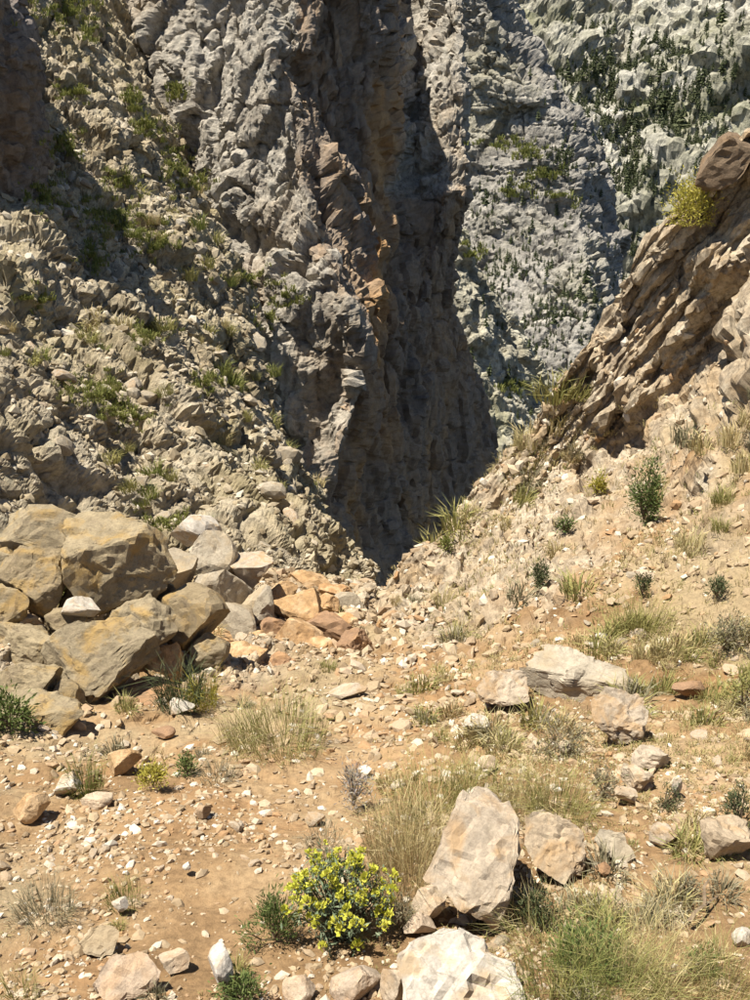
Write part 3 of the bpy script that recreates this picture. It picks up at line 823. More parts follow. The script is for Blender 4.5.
outline_rock([(600, 705), (615, 690), (640, 693), (650, 712), (640, 738), (615, 745), (602, 730)], 'pale_stone', 'yellowish pale rock below the wide slab', 'rock', 26, 119, rough=.05)
B_(652, 758, 36, 26, 'pale_stone', 'lumpy pale rock at the upper end of a rock ridge on the soil at right', 'rock', seed=121, name='rock', rough=.07)
B_(638, 778, 34, 26, 'pale_stone', 'lumpy pale rock in the middle of the rock ridge at right', 'rock', seed=151, name='rock', rough=.07)
B_(625, 794, 22, 18, 'pale_stone', 'small pale rock at the lower end of the rock ridge at right', 'rock', seed=152, name='rock', rough=.07, sub=3)
B_(676, 787, 12, 20, 'white_stone', 'small upright white stone right of the lumpy ridge', 'stone', seed=122, name='stone', sub=3)
B_(690, 688, 36, 20, 'brown_stone', 'dark brown stone with a lit top on the right slope', 'stone', seed=124, name='stone', roll=18)
B_(664, 836, 34, 22, 'pale_stone', 'pale stone half sunk in the soil at right', 'stone', seed=126, name='stone')
B_(726, 838, 52, 40, 'pale_stone', 'cluster shaped pale rock at the right picture edge', 'rock', seed=128, name='rock', rough=.08)
B_(744, 938, 22, 16, 'white_stone', 'white stone at the lower right picture edge', 'stone', seed=129, name='stone', sub=3)
B_(488, 764, 20, 16, 'tan_stone', 'tan stone between two yellow grass clumps', 'stone', seed=130, name='stone', sub=3)
B_(566, 746, 14, 14, 'pale_stone', 'small square pale stone above the right hand dry grass', 'stone', seed=131, name='stone', sub=3)
B_(545, 662, 22, 14, 'white_stone', 'white stone at the upper left of the wide slab', 'stone', seed=133, name='stone', sub=3)
B_(600, 636, 16, 9, 'white_stone', 'small white flat stone above the wide slab', 'stone', seed=134, name='stone', sub=3)
B_(350, 690, 42, 14, 'pale_stone', 'flat pale stone in the gully path', 'stone', seed=135, name='stone', sub=3)
B_(183, 706, 28, 14, 'white_stone', 'pale flat stone below the spiky plant', 'stone', seed=136, name='stone', sub=3)
B_(163, 732, 24, 8, 'brown_stone', 'thin brown stone on the gravel below the outcrop', 'stone', seed=137, name='stone', sub=3)

# -- loose stones: individuals, then gravel too small to count
def rand_rot(n, r):
    q = r.normal(size=(n, 4)); q /= np.linalg.norm(q, axis=1)[:, None]
    return q
def basis_from_normal(N, ang):
    up = np.where(np.abs(N[:, 2:3]) > 0.95, np.array([[1.0, 0, 0]]), np.array([[0, 0, 1.0]]))
    a = np.cross(up, N); a /= np.linalg.norm(a, axis=1)[:, None]
    b = np.cross(N, a)
    c, s_ = np.cos(ang)[:, None], np.sin(ang)[:, None]
    return np.stack([a * c + b * s_, -a * s_ + b * c, N], -1)          # n x 3 x 3, columns are axes

STONES = []
for k in range(14):
    V = stone_verts(500 + k, 2, (1, rng.uniform(.55, .95), rng.uniform(.35, .7)), 11, .45, .85)
    me = mesh_from('stone', V, ICO[2][1], M['tan_stone']).data
    STONES.append(me)
for o in [o for o in col.objects if o.data in STONES]: bpy.data.objects.remove(o)

def pick(name, n, prob, seed):
    d = PATCH[name]; P = d['G'].reshape(-1, 3); N = d['N'].reshape(-1, 3)
    px, py, fw = project(P)
    p = prob(P, N, px, py, d); p = np.maximum(p, 0); p /= p.sum()
    r = np.random.default_rng(seed)
    i = r.choice(len(P), n, replace=False, p=p)
    return P[i], N[i], px[i], py[i], fw[i], r

LAND = []          # landmarks for telling loose stones apart: (px, py, phrase)
def landmark_phrase(px, py):
    k = min(LAND, key=lambda l: (l[0] - px) ** 2 + (l[1] - py) ** 2)
    dx, dy = px - k[0], py - k[1]
    side = ('right of' if dx > 0 else 'left of') if abs(dx) > abs(dy) else ('below' if dy > 0 else 'above')
    return side + ' ' + k[2]

COLOUR = {'tan_stone': 'tan', 'pale_stone': 'pale', 'white_stone': 'whitish', 'orange_stone': 'orange', 'grey_boulder': 'grey', 'brown_stone': 'brown'}
def loose(name, n, prob, seed, size, noun, cat, group, mats, tilt=0.35, oname='stone'):
    P, N, px, py, fw, r = pick(name, n, prob, seed)
    Nn = N + r.normal(size=N.shape) * tilt; Nn /= np.linalg.norm(Nn, axis=1)[:, None]
    Bm = basis_from_normal(Nn, r.uniform(0, 6.28, n))
    for k in range(n):
        s = size(r, fw[k])
        me = STONES[r.integers(len(STONES))]
        mt = mats[r.integers(len(mats))]
        o = bpy.data.objects.new(oname, me); col.objects.link(o)
        m4 = Matrix([list(Bm[k][0] * s) + [0], list(Bm[k][1] * s) + [0], list(Bm[k][2] * s) + [0], [0, 0, 0, 1]])
        m4.translation = Vector(P[k] + Nn[k] * s * 0.12)
        o.matrix_world = m4
        o.material_slots[0].link = 'OBJECT'; o.material_slots[0].material = M[mt]
        big = 'larger ' if s > .0085 * fw[k] else 'small '
        tag(o, big + COLOUR[mt] + ' ' + noun + ' ' + landmark_phrase(px[k], py[k]), cat, group)

def dirt(P):      # 0 on trodden bare soil, 1 where scree collects
    return np.clip(0.38 + 2.1 * fbm(P / 0.8 + 77, 3), 0.015, 1)
wide = lambda px, py: (px > -420) & (px < 1150) & (py < 1250) & (py > -20)
inframe = lambda px, py: (px > -30) & (px < 780) & (py > -20) & (py < 1020)
floor_p = lambda P, N, px, py, d: inframe(px, py) * (py > 590) * (px < 470) * (1 - d['bare'].ravel()) * dirt(P) * (P[:, 1] < 12)
right_p = lambda P, N, px, py, d: inframe(px, py) * (px > 440) * (py > 430) * dirt(P + 9) * (1.1 - d['bare'].ravel())
left_p = lambda P, N, px, py, d: inframe(px, py) * (py > 330) * np.clip(N[:, 2], 0, 1) ** 2 * (px < 340)
talus_p = lambda P, N, px, py, d: inframe(px, py) * np.exp(-((px - 68) / 28) ** 2 - ((py - 190) / 45) ** 2) * np.clip(N[:, 2], 0, 1)
def all_loose():
    gravel('scree', 'ground', 2600, lambda P, N, px, py, d: inframe(px, py) * (py > 420) * (np.exp(-((px - 395 + (py - 700) * .15) / 75) ** 2) * (py > 590) * (py < 790) + .35 * np.clip(dirt(P + 3) - .35, 0, 1)) * (1 - .7 * d['bare'].ravel()), 33,
           lambda r, fw, n: np.clip(.0065 * fw * r.lognormal(0, .4, n), .004, .014 * fw), M['gravel'], 'angular scree stones filling the gully path', 'scree')
    loose('ground', 150, floor_p, 21, lambda r, fw: min(0.0075 * fw * r.lognormal(0, .36), .014 * fw),
          'gully floor stone', 'stone', 'loose stones on the gully floor', ['tan_stone', 'tan_stone', 'tan_stone', 'pale_stone', 'pale_stone', 'orange_stone'])
    loose('ground', 110, right_p, 22, lambda r, fw: min(0.0075 * fw * r.lognormal(0, .4), .015 * fw),
          'bank stone', 'stone', 'loose stones on the right slope', ['tan_stone', 'pale_stone', 'pale_stone', 'grey_boulder'])
    loose('left_slope', 110, left_p, 23, lambda r, fw: min(0.0105 * fw * r.lognormal(0, .5), .028 * fw),
          'block', 'rock', 'blocks in the rubble of the left slope', ['grey_boulder', 'grey_boulder', 'grey_boulder', 'pale_stone'], oname='rock')
    loose('left_slope', 55, talus_p, 24, lambda r, fw: 0.0066 * fw * r.lognormal(0, .35),
          'boulder field block', 'rock', 'blocks of the small boulder field', ['white_stone', 'pale_stone', 'grey_boulder'], oname='rock')

def gravel_mat():
    t = NT('gravel'); t.coord()
    g = t.n('ShaderNodeNewGeometry')
    c = t.ramp(g.outputs['Random Per Island'], [(0, (0.19, 0.135, 0.08)), (.2, (0.35, 0.265, 0.165)), (.42, (0.26, 0.19, 0.12)), (.6, (0.43, 0.345, 0.235)), (.72, (0.30, 0.18, 0.09)), (.86, (0.40, 0.335, 0.25)), (1, (0.54, 0.48, 0.39))])
    f = t.noise(60, 5, 0.75)
    c = t.mix(0.5, c, t.ramp(f, [(0.35, (0.6, 0.6, 0.6)), (0.5, (1, 1, 1)), (0.65, (1.25, 1.25, 1.25))]), 'MULTIPLY')
    return t.out(c)
M['gravel'] = gravel_mat()
def rubble_mat():
    t = NT('rubble'); t.coord()
    g = t.n('ShaderNodeNewGeometry')
    c = t.ramp(g.outputs['Random Per Island'], [(0, (0.18, 0.14, 0.085)), (.3, (0.31, 0.255, 0.17)), (.55, (0.24, 0.19, 0.12)), (.8, (0.37, 0.315, 0.23)), (1, (0.45, 0.40, 0.32))])
    f = t.noise(14, 6, 0.75)
    c = t.mix(0.6, c, t.ramp(f, [(0.35, (0.55, 0.55, 0.55)), (0.5, (1, 1, 1)), (0.65, (1.25, 1.25, 1.25))]), 'MULTIPLY')
    return t.out(c)
M['rubble'] = rubble_mat()

def gravel(oname, name, n, prob, seed, size, mat, label, cat, sub=1):
    P, N, px, py, fw, r = pick(name, n, prob, seed)
    Nn = N + r.normal(size=N.shape) * .35; Nn /= np.linalg.norm(Nn, axis=1)[:, None]
    Bm = basis_from_normal(Nn, r.uniform(0, 6.28, n))
    vs, fs = ICO1
    V0 = np.repeat(vs[None], n, 0) * (1 + r.uniform(-.35, .3, (n, len(vs), 1)))
    s = size(r, fw, n)
    dims = np.stack([s, s * r.uniform(.5, .95, n), s * r.uniform(.3, .65, n)], -1)
    V0 = V0 * dims[:, None, :]
    V = np.einsum('nij,nkj->nki', Bm, V0) + (P + Nn * s[:, None] * .12)[:, None, :]
    F = fs[None] + (np.arange(n) * len(vs))[:, None, None]
    o = mesh_from(oname, V.reshape(-1, 3), F.reshape(-1, 3), mat)
    tag(o, label, cat, kind='stuff')
ICO1 = ICO[1]     # 12 corners, 20 faces
gravel('gravel', 'ground', 34000, lambda P, N, px, py, d: wide(px, py) * np.where(inframe(px, py), 1, .6) * (1 - .6 * d['bare'].ravel()) * (dirt(P) + .13) * (py > 330), 31,
       lambda r, fw, n: np.clip(.0031 * fw * r.lognormal(0, .58, n), .003, .0105 * fw), M['gravel'], 'fine tan gravel strewn over the soil', 'gravel')
gravel('rubble', 'left_slope', 4500, lambda P, N, px, py, d: inframe(px, py) * (py > 120) * np.clip(N[:, 2], 0.0, 1) ** 2, 32,
       lambda r, fw, n: np.clip(.0042 * fw * r.lognormal(0, .5, n), .01, .011 * fw), M['rubble'], 'small broken rock covering the left slope', 'rubble')

# ------------------------------------------------------------------ plants
def leaf_mat(name, stops, trans=0.25):
    t = NT(name)
    g = t.n('ShaderNodeNewGeometry')
    oi = t.n('ShaderNodeObjectInfo')
    ad = t.n('ShaderNodeMath', operation='MULTIPLY_ADD'); t.l(oi.outputs['Random'], ad.inputs[0]); ad.inputs[1].default_value = .35
    mu = t.n('ShaderNodeMath', operation='MULTIPLY'); t.l(g.outputs['Random Per Island'], mu.inputs[0]); mu.inputs[1].default_value = .65
    t.l(mu.outputs[0], ad.inputs[2])
    c = t.ramp(ad.outputs[0], [(i / (len(stops) - 1), q) for i, q in enumerate(stops)])
    t.b.inputs['Roughness'].default_value = .7
    t.l(c, t.b.inputs['Base Color'])
    tr = t.n('ShaderNodeBsdfTranslucent'); t.l(c, tr.inputs[0])
    mx = t.n('ShaderNodeMixShader'); mx.inputs[0].default_value = trans
    t.l(t.b.outputs[0], mx.inputs[1]); t.l(tr.outputs[0], mx.inputs[2])
    t.l(mx.outputs[0], t.t.nodes['Material Output'].inputs['Surface'])
    return t.m
M['straw'] = leaf_mat('straw_grass', [(0.30, 0.22, 0.10), (0.42, 0.33, 0.16), (0.50, 0.42, 0.23), (0.36, 0.32, 0.13), (0.55, 0.47, 0.30)])
M['olive'] = leaf_mat('olive_grass', [(0.20, 0.17, 0.06), (0.28, 0.26, 0.09), (0.36, 0.32, 0.12), (0.20, 0.22, 0.07), (0.42, 0.37, 0.18)])
M['green'] = leaf_mat('green_leaves', [(0.05, 0.08, 0.02), (0.10, 0.14, 0.04), (0.16, 0.19, 0.06), (0.08, 0.11, 0.03)])
M['grass_green'] = leaf_mat('green_grass', [(0.10, 0.13, 0.03), (0.18, 0.20, 0.05), (0.26, 0.25, 0.08), (0.13, 0.16, 0.04)])
M['dark'] = leaf_mat('dark_leaves', [(0.035, 0.05, 0.02), (0.06, 0.075, 0.03), (0.10, 0.11, 0.05), (0.045, 0.06, 0.03)])
M['grey_leaf'] = leaf_mat('grey_leaves', [(0.15, 0.14, 0.075), (0.23, 0.215, 0.13), (0.32, 0.28, 0.185), (0.19, 0.155, 0.085)])
M['lilac'] = leaf_mat('lilac_grey_leaves', [(0.26, 0.25, 0.22), (0.38, 0.35, 0.35), (0.30, 0.28, 0.22), (0.45, 0.40, 0.42)])
M['yellow_green'] = leaf_mat('yellow_green_leaves', [(0.22, 0.21, 0.03), (0.34, 0.31, 0.05), (0.44, 0.38, 0.08), (0.26, 0.25, 0.05)])
M['flower'] = leaf_mat('yellow_green_bracts', [(0.38, 0.40, 0.04), (0.50, 0.50, 0.06), (0.58, 0.54, 0.10), (0.42, 0.44, 0.05)], .3)
M['bluegreen'] = leaf_mat('blue_green_leaves', [(0.10, 0.14, 0.08), (0.16, 0.20, 0.12), (0.22, 0.25, 0.16), (0.12, 0.15, 0.10)])
def stem_mat():
    t = NT('woody_stem'); t.coord()
    return t.out(t.ramp(t.noise(30, 5, .7), [(.35, (0.10, 0.07, 0.045)), (.65, (0.24, 0.18, 0.12))]))
M['stem'] = stem_mat()

def blades(r, n, h, spread, flop=0.6, w=0.004, hvar=.45):
    a = r.uniform(0, 2 * math.pi, n); rad = spread * np.sqrt(r.random(n))
    base = np.stack([rad * np.cos(a), rad * np.sin(a), -0.06 * h * np.ones(n)], -1)
    da = a + r.normal(0, .7, n)
    L = h * (1 + hvar * r.uniform(-1, .7, n)) * (1 - .35 * rad / max(spread, 1e-6))
    out = flop * L * r.uniform(.15, 1.1, n)
    D = np.stack([np.cos(da), np.sin(da), np.zeros(n)], -1)
    sa = r.uniform(0, 2 * math.pi, n)
    S = np.stack([np.cos(sa), np.sin(sa), np.zeros(n)], -1) * (w * r.uniform(.6, 1.3, n))[:, None] / 2
    up = np.array([0, 0, 1.0])
    p0 = base
    p1 = base + D * (out * .3)[:, None] + up * (L * .6)[:, None]
    p2 = base + D * out[:, None] + up * (L * (1 - .35 * np.minimum(1, out / L)))[:, None]
    V = np.stack([p0 - S, p0 + S, p1 - S * .8, p1 + S * .8, p2], 1)
    i = (np.arange(n) * 5)[:, None, None]
    F = np.array([[0, 1, 3], [0, 3, 2], [2, 3, 4]])[None] + i
    return V.reshape(-1, 3), F.reshape(-1, 3)

def leaves(r, C, ln, wd, outward=None, up=.4):
    n = len(C)
    d = r.normal(size=(n, 3))
    if outward is not None: d = d * .7 + outward
    d[:, 2] += up; d /= np.linalg.norm(d, axis=1)[:, None]
    s_ = np.cross(d, r.normal(size=(n, 3))); s_ /= np.linalg.norm(s_, axis=1)[:, None]
    L = (ln * r.uniform(.6, 1.3, n))[:, None]; W = (wd * r.uniform(.6, 1.3, n))[:, None] / 2
    V = np.stack([C, C + d * L * .5 + s_ * W, C + d * L, C + d * L * .5 - s_ * W], 1)
    F = np.array([[0, 1, 2], [0, 2, 3]])[None] + (np.arange(n) * 4)[:, None, None]
    return V.reshape(-1, 3), F.reshape(-1, 3)

def tubes(paths, rad):
    Vs, Fs, o = [], [], 0
    for p in paths:
        p = np.asarray(p); k = len(p)
        for j in range(k):
            rr = rad * (1 - .7 * j / (k - 1))
            t = p[min(j + 1, k - 1)] - p[max(j - 1, 0)]; t = t / (np.linalg.norm(t) + 1e-9)
            a = np.cross(t, (.3, .8, .52)); a /= np.linalg.norm(a) + 1e-9; b = np.cross(t, a)
            for q in range(3): Vs.append(p[j] + rr * (a * math.cos(q * 2.094) + b * math.sin(q * 2.094)))
        for j in range(k - 1):
            for q in range(3):
                A, B2 = o + j * 3 + q, o + j * 3 + (q + 1) % 3
                Fs += [[A, B2, B2 + 3], [A, B2 + 3, A + 3]]
        o += k * 3
    return np.array(Vs), np.array(Fs)

def base_point(px, py, dy=0):
    ring = [hit(px + dx, py + dy_)[0] for dx in (-5, 0, 5) for dy_ in (-4, 0, 4)]
    dep = sorted(depth_of(q) for q in ring)[2]          # the near side of the bumps around the foot
    P, N = hit(px, py)
    P = EYE + (P - EYE) * min(1.0, dep / depth_of(P)) * .995
    return P, depth_of(P)

def tuft(px, py, wpx, hpx, mat, label, n=220, flop=.7, group=None, name='grass_tuft', seed=None, wide=1.0):
    """px, py: foot of the tuft in the photo"""
    P, fw = base_point(px, py)
    k = fw / FPX
    r = np.random.default_rng(seed or int(px * 3 + py * 5))
    V, F = blades(r, int(n * 1.4), hpx * k * 1.15, wpx * k * .48, flop * 1.25, max(.0010, .5 * k * wide), .8)
    o = mesh_from(name, V, F, M[mat]); o.location = P
    tag(o, label, 'grass' if name == 'grass_tuft' else 'plant', group)
    return o

def shrub(px, py, wpx, hpx, mat, label, n=900, leaf=3.2, name='shrub', seed=None, lumps=9, thin=.5, cat='shrub', up=.4):
    P, fw = base_point(px, py)
    k = fw / FPX
    r = np.random.default_rng(seed or int(px * 3 + py * 5))
    W, H = wpx * k / 2, hpx * k
    root = bpy.data.objects.new(name, None); link(root); root.location = P; root.empty_display_size = .05
    c = r.normal(size=(lumps, 3)); c /= np.linalg.norm(c, axis=1)[:, None]; c *= r.uniform(.25, .72, (lumps, 1))
    c[:, 2] = np.abs(c[:, 2])
    C = c[r.integers(lumps, size=n)] + r.normal(size=(n, 3)) * r.uniform(.12, .24, (n, 1))
    outw = C / np.maximum(np.linalg.norm(C, axis=1), .2)[:, None]
    C = C * np.array([W, W, H * .82]) + np.array([0, 0, H * .12])
    C[:, 2] = np.maximum(C[:, 2], -.02 * H)
    V, F = leaves(r, C, leaf * k * 1.6, leaf * k * thin, outw * .8, up)
    mesh_from('foliage', V, F, M[mat], parent=root)
    paths = []
    for q in c:
        e = q * np.array([W, W, H * .82]) + np.array([0, 0, H * .12])
        paths.append([np.array([0, 0, -.05 * H]), e * .45 + r.normal(size=3) * .06 * W, e, e * 1.15])
    V, F = tubes(paths, 1.1 * k)
    mesh_from('stems', V, F, M['stem'], parent=root)
    tag(root, label, cat)
    return root

# -- foreground plants
def euphorbia(px, py, wpx, hpx):
    P, fw = base_point(px, py); k = fw / FPX
    r = np.random.default_rng(5)
    W, H = wpx * k / 2, hpx * k
    root = bpy.data.objects.new('flowering_bush', None); link(root); root.location = P; root.empty_display_size = .05
    tag(root, 'bush with bright yellow green flower heads in the foreground', 'bush')
    # one flower head: a dome of small cupped bracts on a short stalk
    hr = np.random.default_rng(9)
    n = 26
    d = hr.normal(size=(n, 3)); d[:, 2] = np.abs(d[:, 2]) * 1.1 - .15; d /= np.linalg.norm(d, axis=1)[:, None]
    V, F = leaves(hr, d * .45, .75, .62, d * 1.2, .5)
    head = None
    paths, LC, LO = [], [], []
    m = 110
    for i in range(m):
        a = i * 2.39996; t = math.sqrt((i + .5) / m)
        e = np.array([W * .97 * t * math.cos(a), W * .85 * t * math.sin(a), H * (.96 - .52 * t ** 2.2) * r.uniform(.82, 1.08)])
        e += r.normal(size=3) * .11 * W
        e[2] *= 1 - .18 * math.cos(a - .6) * t
        paths.append([np.array([e[0] * .12, e[1] * .12, -.03]), e * np.array([.6, .6, .5]), e])
        for q in np.linspace(.3, .9, 13):
            pt = paths[-1][1] * (1 - q) + e * q if q > .5 else paths[-1][0] * (1 - q) + e * q
            for _ in range(2):
                LC.append(pt + r.normal(size=3) * .012); LO.append(r.normal(size=3))
        if head is None:
            head = mesh_from('flower_head', V, F, M['flower'], parent=root); o = head
        else:
            o = head.copy(); link(o); o.parent = root
        o.location = e; sc_ = r.uniform(.4, 1.15) * 6.6 * k
        o.scale = (sc_, sc_, sc_ * .85); o.rotation_euler = (r.normal() * .3, r.normal() * .3, r.uniform(0, 6.28))
    Vt, Ft = tubes(paths, 1.3 * k); mesh_from('stems', Vt, Ft, M['stem'], parent=root)
    Vl, Fl = leaves(r, np.array(LC), .028, .007, np.array(LO), .3); mesh_from('leaves', Vl, Fl, M['bluegreen'], parent=root)
euphorbia(338, 922, 112, 84)
shrub(272, 934, 66, 62, 'green', 'soft feathery green plant left of the yellow flowering bush', n=1500, leaf=5, name='green_plant', thin=.22, cat='plant', up=.9)
shrub(243, 1000, 70, 40, 'green', 'low green herb at the bottom left of the flowering bush', n=900, leaf=4, name='low_herb', thin=.4, cat='plant')
shrub(398, 925, 40, 60, 'grey_leaf', 'twiggy grey plant between the flowering bush and the big boulder', n=500, leaf=4, name='grey_plant', thin=.2, cat='plant', up=.8)
tuft(408, 880, 80, 92, 'straw', 'tall dry grass clump left of the big upright boulder', n=420, flop=.55)
tuft(388, 850, 50, 80, 'straw', 'dry grass clump behind the flowering bush', n=260, flop=.5)
tuft(432, 812, 90, 52, 'olive', 'wide yellow green grass clump above the big boulder', n=520, flop=.8)
tuft(474, 800, 70, 44, 'olive', 'yellow green grass clump touching the top of the big boulder', n=360, flop=.8)
tuft(520, 812, 60, 50, 'straw', 'dry grass clump right above the big boulder', n=320, flop=.7)
tuft(556, 812, 66, 52, 'olive', 'olive grass clump behind the pale blocky rock', n=380, flop=.8)
tuft(440, 852, 40, 50, 'straw', 'dry grass leaning on the left flank of the big boulder', n=200, flop=.7)
shrub(534, 912, 56, 66, 'dark', 'dark shrub between the big boulder and the blocky rock', n=800, leaf=4, thin=.35)
shrub(585, 960, 92, 60, 'green', 'leafy green plant at the bottom right of the big boulder', n=1500, leaf=5, name='green_plant', thin=.35, cat='plant')
tuft(560, 1000, 90, 62, 'grass_green', 'green grass clump at the bottom edge right of the whitish boulder', n=480, flop=.8)
tuft(620, 1002, 90, 70, 'olive', 'olive grass clump at the bottom edge', n=480, flop=.8)
tuft(668, 985, 80, 58, 'straw', 'dry grass clump in the lower right', n=380, flop=.8)
tuft(720, 1005, 70, 60, 'olive', 'olive grass clump near the bottom right corner', n=300, flop=.8)
tuft(640, 935, 70, 40, 'straw', 'thin dry grass below the wedge shaped stone', n=200, flop=.9)
shrub(700, 965, 44, 30, 'green', 'small green plant in the lower right dry grass', n=400, leaf=3.5, name='green_plant', cat='plant')
tuft(540, 930, 70, 40, 'straw', 'straw coloured grass under the dark shrub', n=220, flop=.9)
tuft(276, 742, 96, 46, 'olive', 'wide grass clump in the middle of the gully floor', n=560, flop=.75)
tuft(240, 738, 50, 34, 'straw', 'pale grass fringe left of the wide grass clump', n=240, flop=.8)
shrub(150, 782, 46, 26, 'yellow_green', 'green cushion plant beside the yellow orange stone', n=900, leaf=2.6, name='cushion_plant', cat='plant', thin=.5)
shrub(184, 768, 28, 26, 'green', 'small green plant right of the cushion plant', n=350, leaf=3, name='green_plant', cat='plant')
tuft(83, 786, 34, 38, 'grass_green', 'narrow green tuft behind the bright white stone', n=220, flop=.6)
tuft(40, 910, 60, 34, 'grey_leaf', 'grey green tuft on the gravel at lower left', n=320, flop=.9)
tuft(121, 898, 34, 22, 'grass_green', 'short green tuft behind the small pointed stone', n=160, flop=.7)
tuft(15, 1000, 40, 30, 'olive', 'weed tuft in the bottom left corner', n=140, flop=.8)
shrub(350, 800, 50, 56, 'lilac', 'pale lilac grey plant left of the tall dry grass', n=700, leaf=4, name='grey_plant', thin=.25, cat='plant', up=.8)
tuft(320, 842, 40, 22, 'grey_leaf', 'low grey tuft on the soil below the pinkish stone', n=140, flop=.9)
tuft(215, 775, 34, 20, 'grey_leaf', 'low grey tuft right of the cushion plant', n=140, flop=.9)
tuft(182, 698, 48, 40, 'dark', 'dark spiky plant under the left outcrop', n=260, flop=.9, name='spiky_plant', wide=1.6)
tuft(207, 702, 28, 34, 'yellow_green', 'yellow green tuft right of the dark spiky plant', n=160, flop=.5)
shrub(8, 722, 56, 56, 'green', 'green bush at the left picture edge', n=1000, leaf=4, name='green_bush', cat='bush')
shrub(70, 596, 36, 44, 'grass_green', 'leafy bush growing between the upper left boulders', n=700, leaf=3.5, name='green_bush', cat='bush')
tuft(30, 560, 40, 34, 'straw', 'dry tuft by the pyramid shaped boulder', n=240, flop=.9)
tuft(42, 607, 30, 18, 'straw', 'dry tuft left of the bright white flat stone', n=140, flop=1)
# -- right slope plants
shrub(558, 742, 94, 42, 'grey_leaf', 'low grey green shrub patch below the wide slab', n=1300, leaf=3.5, name='low_shrub', thin=.3, up=.6)
shrub(606, 790, 44, 42, 'grey_leaf', 'grey brown shrub right of the olive grass clump', n=600, leaf=3.5, thin=.3)
shrub(690, 892, 34, 32, 'grey_leaf', 'small grey shrub above the dead twig', n=450, leaf=3.2, thin=.3)
shrub(742, 822, 40, 60, 'dark', 'dark shrub at the right picture edge', n=700, leaf=3.5, thin=.35)
shrub(666, 800, 36, 26, 'dark', 'small dark plant beside the lumpy whitish rock', n=380, leaf=3, name='dark_plant', cat='plant', thin=.3)
shrub(640, 515, 42, 76, 'green', 'upright green juniper bush against the right rib', n=2200, leaf=2.6, name='juniper_bush', cat='bush', thin=.45, lumps=14)
shrub(598, 488, 22, 22, 'yellow_green', 'small yellow green bush left of the juniper', n=500, leaf=2.4, name='small_bush', cat='bush')
shrub(540, 580, 26, 36, 'dark', 'dark green bush on the lower right slope', n=700, leaf=2.4, name='small_bush', cat='bush')
shrub(446, 547, 20, 18, 'grass_green', 'green bush on the edge of the rib above the dark gorge', n=400, leaf=2.2, name='small_bush', cat='bush')
shrub(690, 222, 62, 54, 'yellow_green', 'yellow green bush clinging to the top of the rib', n=2600, leaf=2.4, name='ridge_bush', cat='bush', lumps=16)
shrub(720, 645, 74, 48, 'grey_leaf', 'grey green shrub patch on the slope at right', n=1000, leaf=3, name='low_shrub', thin=.35)
shrub(738, 700, 50, 50, 'olive', 'olive shrub above the orange soil at the right edge', n=800, leaf=3.2, thin=.4)
shrub(640, 590, 24, 28, 'dark', 'dark purple brown plant in the middle of the right slope', n=400, leaf=2.6, name='dark_plant', cat='plant', thin=.4)
shrub(715, 590, 36, 24, 'dark', 'dark plant beside the rock shelf on the right slope', n=400, leaf=2.8, name='dark_plant', cat='plant', thin=.4)
shrub(562, 528, 20, 24, 'green', 'green plant below the striped rib', n=400, leaf=2.2, name='green_plant', cat='plant')
tuft(640, 625, 60, 34, 'olive', 'olive grass clump above the dark brown stone', n=260, flop=.8)

# -- a dead twig
def twig():
    P, fw = base_point(690, 922); k = fw / FPX
    Q, _ = hit(718, 897)
    mid = (P + Q) / 2 + np.array([0, 0, .035])
    V, F = tubes([[P + np.array([0, 0, .01]), P * .6 + mid * .4 + np.array([-.004, 0, .02]), mid, Q + np.array([0, 0, .02])], [mid, mid + np.array([.01, .05, .02]), mid + np.array([.04, .08, .02])]], 2.6 * k)
    o = mesh_from('dead_twig', V, F, M['stem']); tag(o, 'bent dead twig lying on the soil below the small grey shrub', 'twig')
twig()

# landmarks from the plants and stones named so far
for o in list(col.objects):
    if o.parent is None and o.get('label') and o.get('category') and not o.get('group') and o.get('kind') is None:
        a_, b_, _ = project(np.array(o.location)[None])
        LAND.append((float(a_[0]), float(b_[0]), 'the ' + o['label']))
def short(t):
    w = t.split()
    return ' '.join(w[:8])
LAND = [(a_, b_, short(t)) for a_, b_, t in LAND]
LAND += [(60, 330, 'the foot of the dark pinnacle'), (60, 190, 'the dark pinnacle edge'), (150, 350, 'the grassy ledges'), (230, 400, 'the foot of the grey cliff'),
         (290, 500, 'the lit foot of the buttress'), (40, 430, 'the smooth grey slab'), (110, 450, 'the rubble hollow'), (190, 470, 'the rubble above the outcrop'), (90, 130, 'the pale diagonal ledge'), (110, 230, 'the green ledge grass')]
all_loose()

# -- many smaller tufts, each a tuft of its own
TUFT = []
for k, (mt, fl) in enumerate([('straw', .8), ('olive', .8), ('straw', .6), ('grass_green', .7), ('olive', 1.0), ('grey_leaf', .9)]):
    r = np.random.default_rng(80 + k)
    V, F = blades(r, 130, 1.0, .5, fl, .04, .6)
    o = mesh_from('grass_tuft', V, F, M[mt]); TUFT.append((o.data, mt)); bpy.data.objects.remove(o)
TNAME = {'straw': 'dry straw coloured', 'olive': 'olive', 'grass_green': 'green', 'grey_leaf': 'grey green'}
def tufts(name, n, prob, seed, hpx, group, kinds, noun='tuft'):
    P, N, px, py, fw, r = pick(name, n, prob, seed)
    for k in range(n):
        me, mt = TUFT[kinds[r.integers(len(kinds))]]
        o = bpy.data.objects.new('grass_tuft', me); col.objects.link(o)
        s_ = hpx * fw[k] / FPX * r.uniform(.6, 1.5)
        o.location = P[k]; o.rotation_euler = (r.normal() * .12, r.normal() * .12, r.uniform(0, 6.28)); o.scale = (s_ * r.uniform(.8, 1.5), s_ * r.uniform(.8, 1.5), s_)
        tag(o, TNAME[mt] + ' ' + noun + ' ' + landmark_phrase(px[k], py[k]), 'grass', group)
